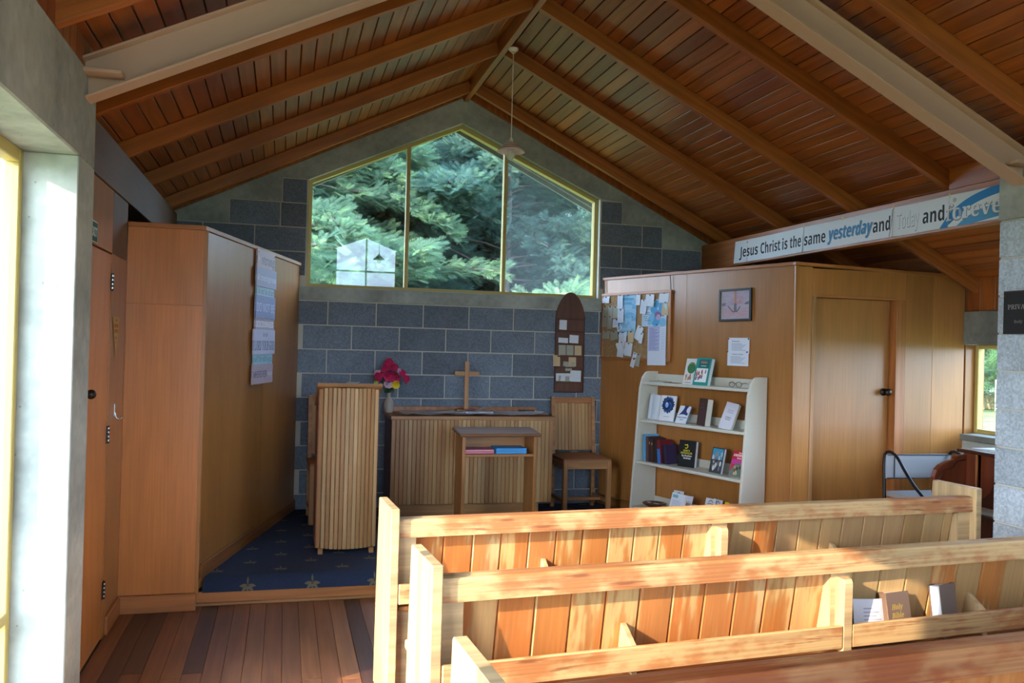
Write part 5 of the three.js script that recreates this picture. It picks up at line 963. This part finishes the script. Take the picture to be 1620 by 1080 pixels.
{ // reed organ against the aisle wall; its far end with the key cheek shows
  const t = thing('reed_organ', 'dark stained reed organ standing below the aisle window', 'organ', [3.87, 0.16, 2.725], 0);
  const H = 0.79, L = 0.92;
  // near-side outline of an end: case front at x = 0, key cheek swelling out to -x
  const cheek = [[0.40, 0], [0.40, H], [0.0, H], [0.0, 0.778], [-0.05, 0.776], [-0.082, 0.766], [-0.10, 0.748], [-0.145, 0.736], [-0.200, 0.714], [-0.234, 0.685], [-0.25, 0.64], [-0.248, 0.59], [-0.235, 0.50], [-0.215, 0.46], [-0.18, 0.44], [-0.06, 0.42], [-0.03, 0.38], [-0.02, 0.05], [-0.06, 0.03], [-0.06, 0]];
  for (const z of [0, L]) part('end_panel', ext(cheek, z, z + 0.035, 0.004), MAT.organ, t);
  part('cheek_moulding', M(tube([[-0.02, 0.745, 0.036], [-0.08, 0.735, 0.036], [-0.11, 0.70, 0.036], [-0.16, 0.685, 0.036], [-0.20, 0.65, 0.036], [-0.222, 0.60, 0.036], [-0.215, 0.53, 0.036]], 0.007, 24, 6)), MAT.organDark, t);
  part('lid', B(-0.03, 0.43, H, H + 0.022, -0.03, L + 0.065, 'z', 0.006), MAT.organDark, t);
  part('pilaster', B(-0.012, 0.012, 0.45, H, 0.035, 0.115, 'y', 0.003), MAT.organ, t);
  part('pilaster_edge', B(-0.014, -0.002, 0.45, H, 0.115, 0.121, 'y', 0.001), MAT.trim, t);
  part('front_panel', B(0.02, 0.035, 0.45, H, 0.12, L, 'y', 0.002), MAT.organ, t);
  part('carved_bracket', ext([[0, 0.46], [0.0, 0.50], [0.05, 0.51], [0.09, 0.545], [0.11, 0.585], [0.16, 0.60], [0.2, 0.60], [0.2, 0.46]], 0, 0.018, 0.003).rotateY(-Math.PI / 2).translate(0.018, 0.02, 0.12), MAT.organDark, t);
  part('key_slip', B(-0.2, 0.02, 0.44, 0.46, 0.035, L, 'z'), MAT.organDark, t);
  part('keys', B(-0.17, -0.04, 0.46, 0.478, 0.06, L - 0.03, 'x'), MAT.cream, t);
  part('knee_panel', B(0.05, 0.065, 0.0, 0.44, 0.035, L, 'y'), MAT.organDark, t);
  part('back_panel', B(0.385, 0.4, 0, H, 0.035, L, 'y'), MAT.organDark, t);
  for (const [y, z] of [[0.50, 0.30], [0.50, 0.38], [0.475, 0.46]]) part('stop_knob', cyl(0.012, 0.009, 0.04, 12).rotateZ(Math.PI / 2).translate(0.02, y, z), MAT.iron, t);
  const b = thing('music_book', 'open white music book lying on the organ lid', 'book', [4.02, 0.16 + H + 0.0225, 3.02], 0.0);
  for (const s of [-1, 1]) { const g = new THREE.BoxGeometry(0.24, 0.012, 0.26, 10, 1, 1).translate(0, 0.006, s * 0.13), p = g.attributes.position; for (let i = 0; i < p.count; i++) { const k = Math.abs(p.getZ(i)) / 0.26; p.setY(i, p.getY(i) * (1.6 - k)); } g.computeVertexNormals(); part('page_block', g, MAT.white, b); }
  [['left', 2.60], ['middle', 2.72], ['right', 2.90]].forEach(([s, z], i) => { const k = thing('knob', s + ' one of three small dark knobs on the aisle window sill', 'knob', [4.50 + i * 0.01, 1.0, z], 0, 'dark knobs on the aisle sill'); part('stem', cyl(0.012, 0.006, 0.012, 12), MAT.iron, k); part('ball', new THREE.SphereGeometry(0.016, 14, 10).translate(0, 0.024, 0), MAT.iron, k); });
}
// bibles in the middle pew's rack
{
  const Pz = (x) => 4.555 - Math.tan(0.075) * (x - 0.125), ang = 0.075, ledge = 0.4335;
  const bib = (label, x, off, [w, h, d], turn, tilt, art, roll = 0, fl = false) => { // fl: spine on the right
    const t = thing('bible', label, 'book', [x, ledge, Pz(x) + off], ang + turn, 'bibles in the middle pew rack', tilt, roll), c = std(col(112, 84, 66), { roughness: 0.55 });
    part('cover', M(B(-w / 2, w / 2, 0, h, -d, -d + 0.003), fl ? B(w / 2 - 0.003, w / 2, 0, h, -d, 0) : B(-w / 2, -w / 2 + 0.003, 0, h, -d, 0)), c, t);
    part('front_cover', art ? new THREE.BoxGeometry(w, h, 0.003).translate(0, h / 2, 0) : B(-w / 2, w / 2, 0, h, -0.0015, 0.0015), art ?? c, t);
    part('pages', B(-w / 2 + (fl ? 0.004 : 0.003), w / 2 - (fl ? 0.003 : 0.004), 0.004, h - 0.004, -d + 0.003, -0.003), MAT.white, t);
    return t;
  };
  const art = print(128, 180, (x, w, h) => { x.fillStyle = '#7c6252'; x.fillRect(0, 0, w, h); x.fillStyle = '#c9a63c'; x.font = 'bold italic 26px serif'; x.fillText('Holy', 24, 62); x.fillText('Bible', 20, 92); }, { roughness: 0.5 });
  bib('brown bible with gold Holy Bible lettering in the pew rack', 2.025, 0.014, [0.132, 0.19, 0.042], 0.16, -0.20, art, -0.03);
  bib('plain brown bible with white page edges turned to the left in the pew rack', 2.275, 0.014, [0.128, 0.205, 0.045], 0.34, -0.16, null, -0.05, true);
  const l = thing('leaflet', 'white printed leaflet leaning beside the Holy Bible in the pew rack', 'leaflet', [1.885, ledge, Pz(1.885) + 0.012], ang, undefined, -0.2, -0.06);
  part('leaf', sheet(0.15, 0.172, 0.0015, -0.012), print(96, 112, (x, w, h) => { x.fillStyle = '#eceef4'; x.fillRect(0, 0, w, h); x.fillStyle = '#b8bcd0'; for (let i = 0; i < 9; i++) x.fillRect(26, 22 + i * 9, 30 + (i * 17) % 26, 3); }), l);
}

// ================================================================ OUTSIDE
{
  const g = new THREE.PlaneGeometry(160, 160).rotateX(-Math.PI / 2).translate(0, -0.36, 0), uv = g.attributes.uv;
  for (let i = 0; i < uv.count; i++) uv.setXY(i, uv.getX(i) * 160, uv.getY(i) * 160);
  const m = new THREE.Mesh(g, MAT.grass); m.name = 'lawn'; m.userData = { kind: 'structure', label: 'mown green lawn round the chapel' }; m.receiveShadow = true; scene.add(m);
}
// conifer foliage: flat feathery sprays of narrow leaflets
const sprayGeo = (() => {
  const P = [], quad = (a, b, w, up) => { const dx = b[0] - a[0], dz = b[2] - a[2], l = Math.hypot(dx, dz) || 1, nx = -dz / l * w, nz = dx / l * w, m = a.map((v, i) => (v + b[i]) / 2); m[1] += up; P.push(...a, m[0] + nx, m[1], m[2] + nz, ...b, ...a, ...b, m[0] - nx, m[1], m[2] - nz); };
  for (let i = 0; i < 17; i++) {
    const t = i / 16, z = 0.03 + 0.44 * t, l = 0.20 * Math.sin(Math.PI * (0.16 + 0.74 * (1 - t))) * (0.75 + 0.5 * hash(i, 9, 2)) + 0.02, dr = -0.05 * t * t;
    for (const s of [-1, 1]) {
      const tip = [s * l, dr - 0.04 * hash(i, s + 2, 4), z + l * (0.6 + 0.5 * hash(i, s + 5, 6))]; quad([0, dr, z], tip, 0.006, 0.006);
      for (const k of [0.4, 0.7]) { const b = [tip[0] * k, dr, z + (tip[2] - z) * k]; quad(b, [b[0] + s * 0.035 * hash(i, 3, k * 9), dr + 0.03, b[2] + 0.06], 0.005, 0.004); }
    }
  }
  quad([0, 0, 0], [0, -0.05, 0.5], 0.008, 0.01);
  const g = new THREE.BufferGeometry(); g.setAttribute('position', new THREE.Float32BufferAttribute(P, 3)); g.computeVertexNormals();
  g.setAttribute('uv', new THREE.Float32BufferAttribute(new Float32Array(P.length / 3 * 2), 2)); return g;
})();
const barkM = std(col(92, 84, 78), { roughness: 0.95 });
function conifer(name, label, [x, z], H, R, nb, per, tone, seedN, o = {}) {
  seed = seedN;
  const t = thing(name, label, 'tree', [x, -0.36, z], 0);
  part('trunk', tube([[0, 0, 0], [0.05, H * 0.4, 0.04], [0, H * 0.95, 0]], o.trunk ?? 0.22, 12, 9), barkM, t);
  const leafM = new THREE.MeshPhysicalMaterial({ color: 0xffffff, roughness: 1, transmission: 0.3, thickness: 0, side: THREE.DoubleSide, specularIntensity: 0.2 });
  const mats = [], cols = [], tubes = [], q = new THREE.Quaternion(), e = new THREE.Euler(), c = new THREE.Color();
  for (let i = 0; i < nb; i++) {
    const f = (i + rnd()) / nb, h = H * (0.05 + 0.92 * f), a = rr(0, 2 * Math.PI), l = R * (o.bush ? Math.sqrt(1 - f * f * 0.8) : Math.pow(1 - f, 0.55) * 0.85 + 0.15) * rr(0.65, 1.1), rise = rr(-0.1, 0.45), droop = rr(0.15, 0.5);
    const pts = []; for (let k = 0; k <= 5; k++) { const s = k / 5; pts.push([Math.sin(a + 0.15 * Math.sin(s * 5 + i)) * l * s, h + l * (rise * s - droop * s * s) + 0.05 * Math.sin(s * 9 + i), Math.cos(a + 0.15 * Math.sin(s * 5 + i)) * l * s]); }
    tubes.push(tube(pts, 0.012 + 0.02 * (1 - f), 8, 4));
    const cv = new THREE.CatmullRomCurve3(pts.map((p) => new THREE.Vector3(...p)));
    for (let k = 0; k < per; k++) {
      const s = 0.08 + 0.92 * Math.pow(rnd(), 0.6), p = cv.getPointAt(Math.min(1, s)), side = rr(-1, 1), w = l * 0.20 * (1.15 - s) + 0.08, sc = rr(0.6, 1.25) * (o.scale ?? 1);
      p.x += Math.cos(a) * side * w + rr(-0.06, 0.06); p.z -= Math.sin(a) * side * w + rr(-0.06, 0.06); p.y += rr(-0.14, 0.10);
      e.set(rr(-0.7, 0.5), a + side * 0.9 + rr(-0.6, 0.6), rr(-0.8, 0.8), 'YXZ'); q.setFromEuler(e);
      mats.push(new THREE.Matrix4().compose(p, q, new THREE.Vector3(sc, sc, sc)));
      const young = rnd() < 0.28 * s ? 1 : 0, v = rr(0.75, 1.2); c.setRGB(tone[0] * v * (1 + 0.7 * young), tone[1] * v * (1 + 0.55 * young), tone[2] * v * (1 + 0.2 * young)); cols.push(c.clone());
    }
  }
  part('branches', M(tubes), barkM, t).userData.kind = 'stuff';
  const im = new THREE.InstancedMesh(sprayGeo, leafM, mats.length); mats.forEach((m, i) => { im.setMatrixAt(i, m); im.setColorAt(i, cols[i]); });
  im.name = 'foliage'; im.userData.kind = 'stuff'; im.castShadow = im.receiveShadow = true; t.add(im);
  return t;
}
const G1 = [0.15, 0.26, 0.17], G2 = [0.09, 0.17, 0.14], G3 = [0.17, 0.29, 0.17];
conifer('conifer', 'sunlit feathery conifer filling the left pane of the gable window', [-0.3, -8.3], 8.5, 4.0, 130, 320, G1, 11, { scale: 0.45, trunk: 0.08 });
conifer('conifer', 'darker conifer with bare twigs behind the middle and right panes', [3.9, -9.4], 9.5, 4.2, 130, 290, G2, 22, { scale: 0.45, trunk: 0.06 });
conifer('conifer', 'dark tall conifer standing behind the other two beyond the gable', [1.6, -12.6], 9, 4.6, 160, 200, G2, 33, { scale: 0.8, trunk: 0.12 });
conifer('conifer', 'dark conifer at the far right beyond the gable window', [6.9, -12.8], 9, 4.6, 150, 200, G2, 44, { scale: 0.8, trunk: 0.12 });
conifer('conifer', 'dark dense conifer furthest back, its top hidden behind the nearer trees', [4.2, -17.0], 10, 5.0, 150, 200, G2, 45, { scale: 1.0, trunk: 0.14 });
conifer('shrub', 'low feathery green shrub below the right pane of the gable window', [4.2, -6.3], 2.75, 2.0, 60, 150, G3, 55, { bush: true, trunk: 0.05, scale: 0.6 });
// far side of the lawn, seen through the aisle window
conifer('tree', 'round dark tree beyond the fence seen through the aisle window', [28.0, -21.0], 7, 4.2, 60, 44, [0.07, 0.15, 0.08], 66, { bush: true, scale: 2.2, trunk: 0.3 });
conifer('tree', 'second round tree right of the first beyond the paddock fence', [33.5, -20.0], 7.5, 4.4, 60, 44, [0.08, 0.16, 0.08], 77, { bush: true, scale: 2.2, trunk: 0.3 });
conifer('tree', 'third round tree left of the others beyond the paddock fence', [24.0, -27.0], 7, 4.0, 50, 40, [0.07, 0.14, 0.08], 88, { bush: true, scale: 2.2, trunk: 0.3 });
{
  const t = thing('wire_fence', 'low post and wire paddock fence across the lawn', 'fence', [25.0, -0.36, -18.5], 0.15);
  for (let i = -6; i <= 6; i++) part('post', B(i * 2.2 - 0.06, i * 2.2 + 0.06, 0, 1.15, -0.05, 0.05), MAT.conc, t);
  for (const y of [0.3, 0.65, 1.05]) part('wire', B(-13.5, 13.5, y - 0.012, y + 0.012, -0.012, 0.012, 'x'), MAT.chrome, t);
  const m = [], blade = new THREE.BufferGeometry(); blade.setAttribute('position', new THREE.Float32BufferAttribute([-0.03, 0, 0, 0.03, 0, 0, 0.02, 1, 0.1], 3)); blade.computeVertexNormals();
  seed = 991; const im = new THREE.InstancedMesh(blade, std(col(190, 182, 140), { side: THREE.DoubleSide, roughness: 1 }), 2400), mt = new THREE.Matrix4(), q = new THREE.Quaternion(), e = new THREE.Euler();
  for (let i = 0; i < 2400; i++) { e.set(rr(-0.3, 0.3), rr(0, 3), rr(-0.3, 0.3)); q.setFromEuler(e); const s = rr(0.4, 0.95); mt.compose(new THREE.Vector3(25 + rr(-14, 14), -0.36, -20 + rr(-0.9, 0.9)), q, new THREE.Vector3(s * 1.6, s, s)); im.setMatrixAt(i, mt); }
  im.name = 'dry_grass'; im.userData = { kind: 'stuff', label: 'strip of tall dry grass along the paddock fence', category: 'grass' }; im.castShadow = im.receiveShadow = true; scene.add(im);
}
scene.traverse((o) => { if (o.isMesh) { o.castShadow = true; o.receiveShadow = true; } });
renderer.render(scene, camera);
